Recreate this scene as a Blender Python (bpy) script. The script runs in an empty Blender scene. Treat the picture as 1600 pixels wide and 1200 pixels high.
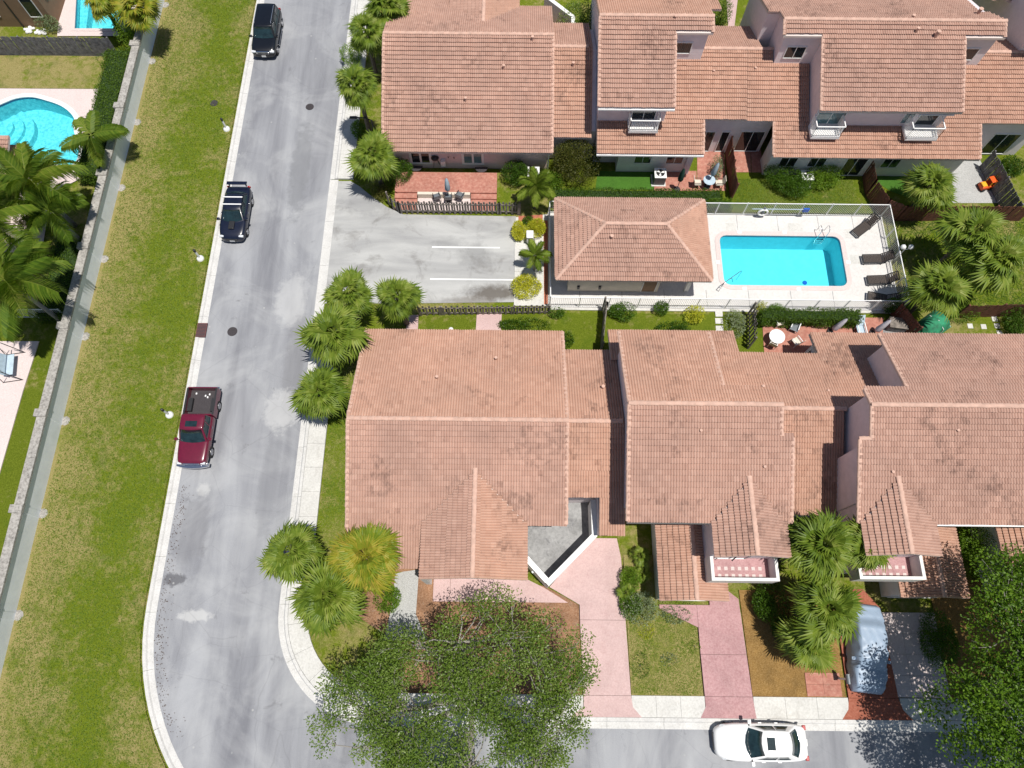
import bpy, bmesh, math, random
from mathutils import Vector, Matrix
from mathutils.geometry import tessellate_polygon
random.seed(11)
R = math.radians
C = bpy.context.scene.collection
SC = bpy.context.scene

# ------------------------------------------------------------------ camera
CAM_H, CAM_F, CAM_T, CAM_R = 42.0, 1109.0, R(20.5), R(0.6)
cd = bpy.data.cameras.new('camera'); cam = bpy.data.objects.new('camera', cd); C.objects.link(cam)
cd.sensor_width = 36.0; cd.lens = CAM_F / 1600.0 * 36.0; cd.clip_end = 2000; cd.clip_start = 0.5
ct, st, cr, sr = math.cos(CAM_T), math.sin(CAM_T), math.cos(CAM_R), math.sin(CAM_R)
rt = Vector((cr, sr * ct, sr * st)); up = Vector((-sr, cr * ct, cr * st)); bk = Vector((0, -st, ct))
mw = Matrix((rt, up, bk)).transposed().to_4x4(); mw.translation = (0, 0, CAM_H)
cam.matrix_world = mw
SC.camera = cam

def W(px, py, z=0.0):
    """survey helper: ground position of a point of the site, from the survey picture and its height"""
    u, v = (px - 800) / CAM_F, (py - 600) / CAM_F
    u, v = u * cr + v * sr, -u * sr + v * cr
    d = Vector((u, st - v * ct, -ct - v * st))
    s = (CAM_H - z) / -d.z
    return Vector((d.x * s, d.y * s, z))
def W2(px, py, z=0.0):
    p = W(px, py, z); return (p.x, p.y)

# ------------------------------------------------------------------ light
SHX, SHY = -0.19, 0.15                      # shadow offset per metre of height
sdir = Vector((-SHX, -SHY, 1)).normalized()  # towards the sun
sun_el = math.asin(sdir.z); sun_az = math.atan2(sdir.x, sdir.y)
wd = bpy.data.worlds.new('World'); SC.world = wd; wd.use_nodes = True
nt = wd.node_tree; nt.nodes.clear()
sky = nt.nodes.new('ShaderNodeTexSky'); sky.sky_type = 'NISHITA'; sky.sun_disc = False
sky.sun_elevation = sun_el; sky.sun_rotation = sun_az; sky.dust_density = 1.0; sky.ozone_density = 1.6
bg = nt.nodes.new('ShaderNodeBackground'); bg.inputs['Strength'].default_value = 0.075
wo = nt.nodes.new('ShaderNodeOutputWorld')
nt.links.new(sky.outputs[0], bg.inputs[0]); nt.links.new(bg.outputs[0], wo.inputs[0])
sl = bpy.data.lights.new('sun', 'SUN'); sl.energy = 5.0; sl.angle = R(0.53); sl.color = (1.0, 0.96, 0.89)
so = bpy.data.objects.new('sun', sl); C.objects.link(so)
so.rotation_euler = sdir.to_track_quat('Z', 'Y').to_euler(); so.location = (20, -15, 80)
SC.view_settings.view_transform = 'Standard'; SC.view_settings.look = 'None'
SC.view_settings.exposure = 0.0; SC.view_settings.gamma = 1.0; SC.view_settings.use_curve_mapping = False
SC.render.engine = 'CYCLES'

# ------------------------------------------------------------------ materials
def newmat(name):
    m = bpy.data.materials.new(name); m.use_nodes = True
    n = m.node_tree; b = n.nodes['Principled BSDF']
    return m, n, b
def ramp(n, fac, stops):
    r = n.nodes.new('ShaderNodeValToRGB'); e = r.color_ramp.elements
    while len(e) < len(stops): e.new(0.5)
    for i, (p, c) in enumerate(stops):
        e[i].position = p; e[i].color = (*c, 1) if len(c) == 3 else c
    n.links.new(fac, r.inputs[0]); return r.outputs[0]
def noise(n, scale, detail=4, rough=0.55, vec=None, dist=0.0):
    t = n.nodes.new('ShaderNodeTexNoise'); t.inputs['Scale'].default_value = scale
    t.inputs['Detail'].default_value = detail; t.inputs['Roughness'].default_value = rough
    t.inputs['Distortion'].default_value = dist
    if vec is not None: n.links.new(vec, t.inputs['Vector'])
    return t.outputs['Fac']
def wpos(n, scale=(1, 1, 1)):
    g = n.nodes.new('ShaderNodeNewGeometry')
    if scale == (1, 1, 1): return g.outputs['Position']
    m = n.nodes.new('ShaderNodeMapping'); m.inputs['Scale'].default_value = scale
    n.links.new(g.outputs['Position'], m.inputs[0]); return m.outputs[0]
def mix(n, fac, a, b, mode='MIX'):
    m = n.nodes.new('ShaderNodeMix'); m.data_type = 'RGBA'; m.blend_type = mode
    for s, v in ((0, fac), (6, a), (7, b)):
        if hasattr(v, 'is_output'): n.links.new(v, m.inputs[s])
        elif s == 0: m.inputs[0].default_value = v
        else: m.inputs[s].default_value = (*v, 1)
    return m.outputs[2]
def mth(n, op, a, b=0.0):
    m = n.nodes.new('ShaderNodeMath'); m.operation = op
    for i, v in enumerate((a, b)):
        if hasattr(v, 'is_output'): n.links.new(v, m.inputs[i])
        else: m.inputs[i].default_value = v
    return m.outputs[0]
def bump(n, b, h, strength=0.3, dist=0.02):
    k = n.nodes.new('ShaderNodeBump'); k.inputs['Strength'].default_value = strength
    k.inputs['Distance'].default_value = dist
    n.links.new(h, k.inputs['Height']); n.links.new(k.outputs[0], b.inputs['Normal'])
def plain(name, col, rough=0.6, metal=0.0, var=0.12, scale=6.0, spec=0.5, coat=0.0, bmp=0.0):
    m, n, b = newmat(name)
    f = noise(n, scale, 5, 0.6, wpos(n))
    lo = tuple(max(0, c * (1 - var)) for c in col); hi = tuple(min(1, c * (1 + var)) for c in col)
    n.links.new(ramp(n, f, [(0.3, lo), (0.7, hi)]), b.inputs['Base Color'])
    b.inputs['Roughness'].default_value = rough; b.inputs['Metallic'].default_value = metal
    b.inputs['Specular IOR Level'].default_value = spec
    b.inputs['Coat Weight'].default_value = coat; b.inputs['Coat Roughness'].default_value = 0.04
    if bmp: bump(n, b, noise(n, scale * 6, 3, 0.6, wpos(n)), bmp)
    return m
M = {}
M['white'] = plain('white_paint', (.78, .78, .77), .5, var=.05)
M['white_metal'] = plain('white_metal', (.80, .80, .80), .35, var=.03)
M['fascia'] = plain('fascia_paint', (.62, .52, .48), .6, var=.08)
M['soffit'] = plain('soffit_board', (.30, .16, .11), .8, var=.15)
M['stucco'] = plain('pink_stucco', (.74, .67, .69), .9, var=.07, scale=2.2, bmp=.25)
M['stucco_pink'] = plain('rose_stucco', (.72, .56, .55), .9, var=.07, scale=2.2, bmp=.25)
M['stucco_white'] = plain('white_stucco', (.74, .72, .69), .9, var=.07, scale=2.2, bmp=.25)
M['stucco_cream'] = plain('cream_stucco', (.62, .56, .47), .9, var=.08, scale=2.0, bmp=.25)
M['stucco_brown'] = plain('brown_stucco', (.23, .145, .085), .9, var=.1, scale=2.0, bmp=.25)
M['glass'] = plain('window_glass', (.014, .02, .024), .06, var=.3, spec=.7)
M['glass_teal'] = plain('pale_glass', (.10, .19, .21), .08, var=.35, scale=1.5, spec=.7)
M['car_glass'] = plain('car_glass', (.012, .028, .032), .04, var=.4, scale=3, spec=.8)
M['black_metal'] = plain('black_metal', (.02, .02, .022), .45)
M['dark_rubber'] = plain('tyre_rubber', (.018, .018, .018), .85)
M['rim'] = plain('wheel_rim', (.45, .45, .46), .3, metal=.8)
M['chrome'] = plain('chrome', (.75, .75, .77), .15, metal=1.0, var=.03)
M['paint_black'] = plain('black_car_paint', (.004, .005, .008), .3, coat=.5, var=.2)
M['paint_navy'] = plain('navy_car_paint', (.006, .009, .024), .3, coat=.5, var=.2)
M['paint_maroon'] = plain('maroon_car_paint', (.125, .006, .024), .28, coat=1.0, var=.12)
M['paint_white'] = plain('white_car_paint', (.80, .80, .80), .3, coat=1.0, var=.02)
M['lamp_red'] = plain('red_lamp', (.35, .01, .01), .2)
M['headlamp'] = plain('headlamp_glass', (.62, .64, .66), .1, var=.2)
M['wood_grey'] = plain('weathered_wood', (.19, .165, .145), .9, var=.45, scale=5)
M['wood_slate'] = plain('old_grey_wood', (.15, .145, .155), .9, var=.55, scale=4)
M['wood_red'] = plain('red_brown_wood', (.14, .05, .032), .85, var=.4, scale=5)
M['bark'] = plain('bark', (.13, .105, .085), .95, var=.35, scale=9, bmp=.6)
M['bark_pale'] = plain('pale_bark', (.27, .25, .22), .95, var=.25, scale=9, bmp=.5)
M['ac_grey'] = plain('condenser_grey', (.16, .18, .20), .5, metal=.3)
M['wicker'] = plain('brown_wicker', (.055, .042, .036), .7, var=.35, scale=20)
M['fabric_green'] = plain('dark_green_canvas', (.012, .05, .035), .85)
M['fabric_blue'] = plain('pale_blue_canvas', (.42, .52, .60), .85)
M['fabric_lilac'] = plain('lilac_white_canvas', (.62, .60, .66), .85)
M['fabric_teal'] = plain('teal_netting', (.02, .20, .10), .8, var=.5, scale=3)
M['cover'] = plain('silver_car_cover', (.27, .35, .46), .45, var=.1, scale=1.5)
M['orange'] = plain('orange_plastic', (.75, .10, .01), .45)
M['yellow'] = plain('yellow_plastic', (.75, .38, .02), .45)
M['blue_plastic'] = plain('blue_plastic', (.02, .10, .45), .45)
M['iron'] = plain('cast_iron', (.055, .048, .052), .75, metal=.3, var=.3, scale=20)
M['rust_iron'] = plain('rusty_iron', (.12, .045, .045), .8, var=.3, scale=20)
M['terracotta'] = plain('terracotta', (.40, .13, .075), .8, var=.2)

def speckle_mat(name, cols, scale, rough=.9, big=.35, bigamt=.35, stain=(.1, .1, .1), stain_amt=.0, bmp=.25, bscale=40):
    """ground-like surface: fine speckle, broad tone changes, optional stains"""
    m, n, b = newmat(name); p = wpos(n)
    f1 = noise(n, scale, 6, .65, p)
    c = ramp(n, f1, [(0.28, cols[0]), (0.5, cols[1]), (0.74, cols[2])])
    f2 = noise(n, big, 4, .6, p, .4)
    dk = ramp(n, f2, [(0.3, (1 - bigamt,) * 3), (0.7, (1, 1, 1))])
    c = mix(n, 1.0, c, dk, 'MULTIPLY')
    if stain_amt:
        f3 = noise(n, big * 2.3, 5, .65, p, .8)
        s = ramp(n, f3, [(0.56, (0, 0, 0)), (0.75, (stain_amt,) * 3)])
        c = mix(n, s, c, stain)
    n.links.new(c, b.inputs['Base Color']); b.inputs['Roughness'].default_value = rough
    b.inputs['Specular IOR Level'].default_value = .25
    bump(n, b, noise(n, bscale, 3, .7, p), bmp, .02)
    return m
M['concrete'] = speckle_mat('pale_concrete', [(.50, .49, .46), (.60, .59, .56), (.68, .67, .64)], 9, bigamt=.16, stain=(.33, .31, .28), stain_amt=.5, big=.6)
M['kerb'] = speckle_mat('kerb_concrete', [(.50, .49, .47), (.60, .59, .57), (.68, .67, .65)], 12, bigamt=.15, stain=(.3, .28, .25), stain_amt=.4, big=1.2)
M['deck'] = speckle_mat('pool_deck', [(.56, .54, .52), (.64, .62, .60), (.70, .68, .66)], 10, bigamt=.10, stain=(.45, .43, .40), stain_amt=.4, big=.8)
M['court'] = speckle_mat('court_concrete', [(.27, .27, .27), (.36, .36, .36), (.44, .44, .44)], 6, bigamt=.45, big=.8, stain=(.10, .10, .11), stain_amt=.8)
M['pink_concrete'] = speckle_mat('pink_concrete', [(.48, .33, .315), (.56, .40, .385), (.62, .46, .44)], 12, bigamt=.16, stain=(.36, .20, .20), stain_amt=.35, big=.7)
M['pink_drive'] = speckle_mat('rose_driveway', [(.37, .20, .205), (.46, .27, .275), (.53, .34, .335)], 10, bigamt=.2, stain=(.26, .12, .13), stain_amt=.45, big=.8)
M['red_drive'] = speckle_mat('red_driveway', [(.28, .085, .05), (.36, .12, .075), (.44, .18, .12)], 10, bigamt=.25, big=.8)
M['red_patio'] = speckle_mat('red_patio', [(.36, .14, .105), (.46, .205, .155), (.55, .31, .24)], 5, bigamt=.25, big=.9)
M['pale_pink'] = speckle_mat('pale_pink_deck', [(.54, .44, .42), (.64, .54, .52), (.70, .62, .60)], 14, bigamt=.08)
M['gravel'] = speckle_mat('grey_gravel', [(.24, .24, .23), (.42, .42, .41), (.58, .58, .57)], 22, bigamt=.12, bmp=.6)
M['mulch'] = speckle_mat('brown_mulch', [(.20, .095, .05), (.34, .185, .105), (.46, .29, .19)], 14, bigamt=.45, big=1.0, bmp=.8, stain=(.28, .25, .22), stain_amt=.4)
M['leaf_litter'] = speckle_mat('leaf_litter', [(.16, .085, .022), (.30, .175, .055), (.42, .28, .12)], 16, bigamt=.4, big=1.0, bmp=.8)
M['turf'] = speckle_mat('synthetic_turf', [(.035, .10, .01), (.055, .15, .015), (.09, .20, .03)], 25, bigamt=.2, big=1.1, bmp=.6)
def spot(n, p, c, r, sx=1.0, sy=1.0, amt=.8, edge=.35):
    """mask of one stain with a ragged outline, at a place on the ground"""
    v = n.nodes.new('ShaderNodeVectorMath'); v.operation = 'SUBTRACT'; n.links.new(p, v.inputs[0]); v.inputs[1].default_value = (c[0], c[1], 0)
    s = n.nodes.new('ShaderNodeVectorMath'); s.operation = 'MULTIPLY'; n.links.new(v.outputs[0], s.inputs[0]); s.inputs[1].default_value = (1 / (r * sx), 1 / (r * sy), 0)
    l = n.nodes.new('ShaderNodeVectorMath'); l.operation = 'LENGTH'; n.links.new(s.outputs[0], l.inputs[0])
    d = mth(n, 'ADD', l.outputs['Value'], mth(n, 'MULTIPLY', mth(n, 'SUBTRACT', noise(n, 2.2 / r, 6, .7, p), .5), 1.6))
    return ramp(n, d, [(1 - edge, (amt,) * 3), (1.0, (0, 0, 0))])
def asphalt():
    m, n, b = newmat('asphalt'); p = wpos(n)
    c = ramp(n, noise(n, 30, 5, .8, p), [(0.25, (.205, .21, .225)), (.75, (.345, .352, .37))])
    streak = noise(n, .55, 5, .6, wpos(n, (1.0, .12, 1)), .3)
    c = mix(n, 1.0, c, ramp(n, streak, [(.32, (.62, .62, .65)), (.66, (1.15, 1.15, 1.15))]), 'MULTIPLY')
    blot = noise(n, .22, 5, .62, p, .9)
    c = mix(n, ramp(n, blot, [(.44, (0, 0, 0)), (.68, (.5, .5, .5))]), c, (.45, .455, .46))
    oil = noise(n, .9, 5, .7, p, .5)
    c = mix(n, ramp(n, oil, [(.63, (0, 0, 0)), (.76, (.55, .55, .55))]), c, (.085, .085, .09))
    for (a_, b_, r_, sx_, sy_, k_, col_) in ((272, 906, .75, 1.0, .6, .8, (.10, .10, .11)), (305, 962, .9, 1.2, .45, .6, (.52, .52, .51)), (318, 765, .45, 1, 1, .5, (.50, .50, .49)), (322, 695, 1.0, .8, 1.4, .4, (.17, .17, .18)), (300, 830, 1.6, .7, 1.5, .4, (.18, .18, .19)), (470, 260, 1.5, .55, 3.2, .5, (.17, .175, .185)), (462, 560, 1.6, .5, 2.5, .4, (.19, .19, .2)), (420, 760, 1.4, .5, 2.6, .35, (.19, .195, .21)), (440, 640, 1.3, 1, 1.2, .5, (.50, .50, .5)), (455, 470, 1.4, .8, 1.6, .4, (.5, .5, .5))):
        c = mix(n, spot(n, p, W2(a_, b_), r_, sx_, sy_, k_), c, col_)
    v = n.nodes.new('ShaderNodeTexVoronoi'); v.inputs['Scale'].default_value = .75; n.links.new(p, v.inputs['Vector'])
    c = mix(n, ramp(n, v.outputs['Distance'], [(.025, (.7, .7, .7)), (.06, (0, 0, 0))]), c, (.42, .42, .41))
    v2 = n.nodes.new('ShaderNodeTexVoronoi'); v2.inputs['Scale'].default_value = .3; v2.feature = 'DISTANCE_TO_EDGE'
    wv = n.nodes.new('ShaderNodeTexNoise'); wv.inputs['Scale'].default_value = .7; n.links.new(p, wv.inputs['Vector'])
    n.links.new(mix(n, .35, p, wv.outputs['Color'], 'ADD'), v2.inputs['Vector'])
    c = mix(n, ramp(n, v2.outputs['Distance'], [(.0, (.2, .2, .2)), (.005, (0, 0, 0))]), c, (.09, .09, .09))
    n.links.new(c, b.inputs['Base Color']); b.inputs['Roughness'].default_value = .88
    b.inputs['Specular IOR Level'].default_value = .3
    bump(n, b, noise(n, 60, 3, .8, p), .35, .01)
    return m

def parking():
    m, n, b = newmat('worn_parking_asphalt'); p = wpos(n)
    c = ramp(n, noise(n, 28, 5, .8, p), [(0.25, (.32, .32, .32)), (.75, (.46, .46, .455))])
    streak = noise(n, .6, 5, .6, wpos(n, (.22, 1.0, 1)), .6)
    c = mix(n, 1.0, c, ramp(n, streak, [(.3, (.7, .7, .71)), (.62, (1.12, 1.12, 1.1))]), 'MULTIPLY')
    oil = noise(n, .55, 6, .68, p, .6)
    c = mix(n, ramp(n, oil, [(.53, (0, 0, 0)), (.72, (.65, .65, .65))]), c, (.14, .13, .12))
    for (a_, b_, r_, sx_, sy_, k_, col_) in ((775, 458, 1.5, 1.5, .5, .85, (.10, .085, .07)), (735, 470, 1.2, 1.6, .4, .5, (.14, .12, .10)), (742, 398, 1.4, 1.0, .9, .5, (.19, .19, .19)), (700, 378, 1.0, 1.4, .5, .4, (.2, .2, .2)), (570, 320, 1.8, 1.4, .6, .5, (.19, .19, .2))):
        c = mix(n, spot(n, p, W2(a_, b_), r_, sx_, sy_, k_, .6), c, col_)
    n.links.new(c, b.inputs['Base Color']); b.inputs['Roughness'].default_value = .9
    bump(n, b, noise(n, 60, 3, .8, p), .35, .01)
    return m
M['asphalt'] = asphalt()
M['parking'] = parking()
def grass(name, dry, edge=None, vivid=1.0):
    """lawn colour: green, dark green and dry straw; edge = (x centre, half width) of a watered strip"""
    m, n, b = newmat(name); p = wpos(n)
    fine = noise(n, 16, 6, .75, p); mid = noise(n, 2.4, 6, .72, p, .4); big = noise(n, .28, 4, .6, p, .8)
    g = ramp(n, fine, [(.28, (.06 * vivid, .085 * vivid, .006)), (.52, (.135 * vivid, .178 * vivid, .012)), (.78, (.235 * vivid, .27 * vivid, .035))])
    d = ramp(n, fine, [(.28, (.16, .125, .04)), (.52, (.32, .265, .11)), (.78, (.50, .43, .23))])
    w = mth(n, 'ADD', mth(n, 'MULTIPLY', mid, .6), mth(n, 'MULTIPLY', big, .55))
    if edge:
        sx = n.nodes.new('ShaderNodeSeparateXYZ'); n.links.new(p, sx.inputs[0])
        e = mth(n, 'ABSOLUTE', mth(n, 'SUBTRACT', sx.outputs[0], edge[0]))
        w = mth(n, 'ADD', w, mth(n, 'MULTIPLY', mth(n, 'DIVIDE', e, edge[1]), .20))
    c = mix(n, ramp(n, w, [(dry, (0, 0, 0)), (dry + .16, (.88, .88, .88))]), g, d)
    dk = noise(n, .7, 4, .6, p)
    c = mix(n, ramp(n, dk, [(.55, (0, 0, 0)), (.72, (.35, .35, .35))]), c, (.035, .095, .006))
    n.links.new(c, b.inputs['Base Color']); b.inputs['Roughness'].default_value = .95
    b.inputs['Specular IOR Level'].default_value = .1
    bump(n, b, noise(n, 45, 4, .8, p), .9, .05)
    return m
M['verge'] = grass('verge_grass', .615, (-22.6, 4.2))
M['lawn'] = grass('lawn_grass', .54)
M['lawn_dry'] = grass('dry_lawn', .455)
M['lawn_green'] = grass('green_lawn', .62, vivid=.9)
def tile_mat(name, c0, c1, stain_amt=.75):
    m, n, b = newmat(name); p = wpos(n)
    at = n.nodes.new('ShaderNodeAttribute'); at.attribute_name = 'tint'
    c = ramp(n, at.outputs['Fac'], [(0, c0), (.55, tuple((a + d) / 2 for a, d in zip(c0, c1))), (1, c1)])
    c = mix(n, 1.0, c, ramp(n, noise(n, .35, 4, .6, p, .5), [(.3, (.88, .86, .84)), (.7, (1.08, 1.04, 1.0))]), 'MULTIPLY')
    st_ = mth(n, 'ADD', mth(n, 'ADD', mth(n, 'MULTIPLY', noise(n, .42, 4, .6, p, .5), .62), mth(n, 'MULTIPLY', noise(n, 7, 5, .75, wpos(n, (1, .45, .45))), .42)), mth(n, 'MULTIPLY', mth(n, 'SUBTRACT', .55, at.outputs['Fac']), .10))
    c = mix(n, ramp(n, st_, [(.57, (0, 0, 0)), (.73, (stain_amt,) * 3)]), c, (.085, .052, .045))
    c = mix(n, ramp(n, noise(n, 22, 3, .7, p), [(.35, (.16, .16, .16)), (.6, (0, 0, 0))]), c, (.2, .1, .075))
    n.links.new(c, b.inputs['Base Color']); b.inputs['Roughness'].default_value = .85
    b.inputs['Specular IOR Level'].default_value = .25
    return m
M['tile'] = tile_mat('roof_tile', (.405, .252, .202), (.515, .342, .280))
M['tile_bright'] = tile_mat('brighter_roof_tile', (.445, .265, .198), (.55, .355, .275), .7)  # brighter copy; lone east-facing slopes use it to hold sunlight in the colour
M['ridge'] = plain('ridge_tile', (.54, .35, .275), .85, var=.16, scale=3)
M['deckboard'] = plain('roof_underlay', (.17, .08, .055), .9, var=.2)

def foliage(name, cols, trans=.35, rough=.5):
    m = bpy.data.materials.new(name); m.use_nodes = True; n = m.node_tree; n.nodes.clear()
    at = n.nodes.new('ShaderNodeAttribute'); at.attribute_name = 'tint'
    oi = n.nodes.new('ShaderNodeObjectInfo')
    f = mth(n, 'ADD', mth(n, 'MULTIPLY', at.outputs['Fac'], .6), mth(n, 'MULTIPLY', oi.outputs['Random'], .4))
    c = ramp(n, f, [(i / (len(cols) - 1), k) for i, k in enumerate(cols)])
    p = n.nodes.new('ShaderNodeBsdfPrincipled'); p.inputs['Roughness'].default_value = rough
    p.inputs['Specular IOR Level'].default_value = .35
    t = n.nodes.new('ShaderNodeBsdfTranslucent')
    n.links.new(c, p.inputs['Base Color']); n.links.new(mix(n, 1, c, (1.2, 1.25, .55), 'MULTIPLY'), t.inputs['Color'])
    s = n.nodes.new('ShaderNodeMixShader'); s.inputs[0].default_value = trans
    n.links.new(p.outputs[0], s.inputs[1]); n.links.new(t.outputs[0], s.inputs[2])
    o = n.nodes.new('ShaderNodeOutputMaterial'); n.links.new(s.outputs[0], o.inputs[0])
    return m
M['palm'] = foliage('fan_palm_leaf', [(.06, .105, .012), (.12, .19, .016), (.20, .27, .03), (.32, .36, .08)])
M['palm_yellow'] = foliage('yellowing_palm_leaf', [(.10, .17, .014), (.20, .27, .02), (.34, .32, .03), (.48, .36, .06)])
M['dead_leaf'] = plain('dead_leaf', (.07, .045, .035), .9, var=.4, scale=30)
M['hedge_core'] = plain('hedge_core', (.02, .045, .006), .95)
M['palm_dry'] = foliage('dry_palm_leaf', [(.16, .11, .05), (.26, .18, .07), (.33, .25, .11)])
M['queen'] = foliage('feather_palm_leaf', [(.05, .10, .012), (.10, .18, .018), (.19, .26, .03), (.32, .34, .07)], .45)
M['oak'] = foliage('small_dark_leaf', [(.04, .08, .010), (.09, .16, .020), (.165, .25, .035), (.33, .39, .14)], .4, .4)
M['tree_bright'] = foliage('bright_green_leaf', [(.05, .11, .008), (.11, .21, .014), (.19, .31, .024), (.32, .40, .06)], .42)
M['shrub'] = foliage('shrub_leaf', [(.03, .075, .006), (.07, .15, .01), (.13, .23, .018)])
M['shrub_olive'] = foliage('olive_shrub_leaf', [(.035, .05, .008), (.085, .10, .016), (.17, .15, .03), (.24, .17, .06)])
M['shrub_yellow'] = foliage('yellow_shrub_leaf', [(.24, .30, .015), (.50, .50, .03), (.68, .64, .08)])
M['hedge'] = foliage('hedge_leaf', [(.03, .075, .005), (.075, .145, .009), (.14, .22, .016)])
M['grey_plant'] = foliage('grey_green_leaf', [(.10, .14, .06), (.20, .26, .13), (.34, .38, .26)])
M['purple_plant'] = foliage('purple_leaf', [(.09, .02, .04), (.19, .05, .08), (.30, .12, .13)])
M['grassblade'] = foliage('grass_blade', [(.04, .10, .005), (.095, .18, .009), (.21, .26, .04), (.42, .36, .16)], .3, .7)

def water_mat(name, tint):
    m = bpy.data.materials.new(name); m.use_nodes = True; n = m.node_tree; n.nodes.clear()
    tr = n.nodes.new('ShaderNodeBsdfTransparent'); tr.inputs[0].default_value = (*tint, 1)
    gl = n.nodes.new('ShaderNodeBsdfGlossy'); gl.inputs['Roughness'].default_value = .03
    fr = n.nodes.new('ShaderNodeFresnel'); fr.inputs['IOR'].default_value = 1.33
    bu = n.nodes.new('ShaderNodeBump'); bu.inputs['Strength'].default_value = .25; bu.inputs['Distance'].default_value = .05
    n.links.new(noise(n, 3.5, 3, .6, wpos(n), .6), bu.inputs['Height'])
    n.links.new(bu.outputs[0], gl.inputs['Normal']); n.links.new(bu.outputs[0], fr.inputs['Normal'])
    s = n.nodes.new('ShaderNodeMixShader'); n.links.new(fr.outputs[0], s.inputs[0])
    n.links.new(tr.outputs[0], s.inputs[1]); n.links.new(gl.outputs[0], s.inputs[2])
    o = n.nodes.new('ShaderNodeOutputMaterial'); n.links.new(s.outputs[0], o.inputs[0]); return m
M['water'] = water_mat('pool_water', (.52, .95, 1.0))
def pool_plaster(name, c0, c1, scale):
    m, n, b = newmat(name); p = wpos(n)
    n.links.new(ramp(n, noise(n, scale, 4, .6, p, .5), [(.35, c0), (.65, c1)]), b.inputs['Base Color'])
    b.inputs['Roughness'].default_value = .7; return m
M['pool_blue'] = pool_plaster('pool_plaster', (.27, .66, .72), (.31, .71, .77), 2.5)
M['pool_glint'] = pool_plaster('pool_plaster_glints', (.20, .50, .56), (.44, .74, .76), 4.5)  # light and dark mottle puts the water's glints into the plaster colour

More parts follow.
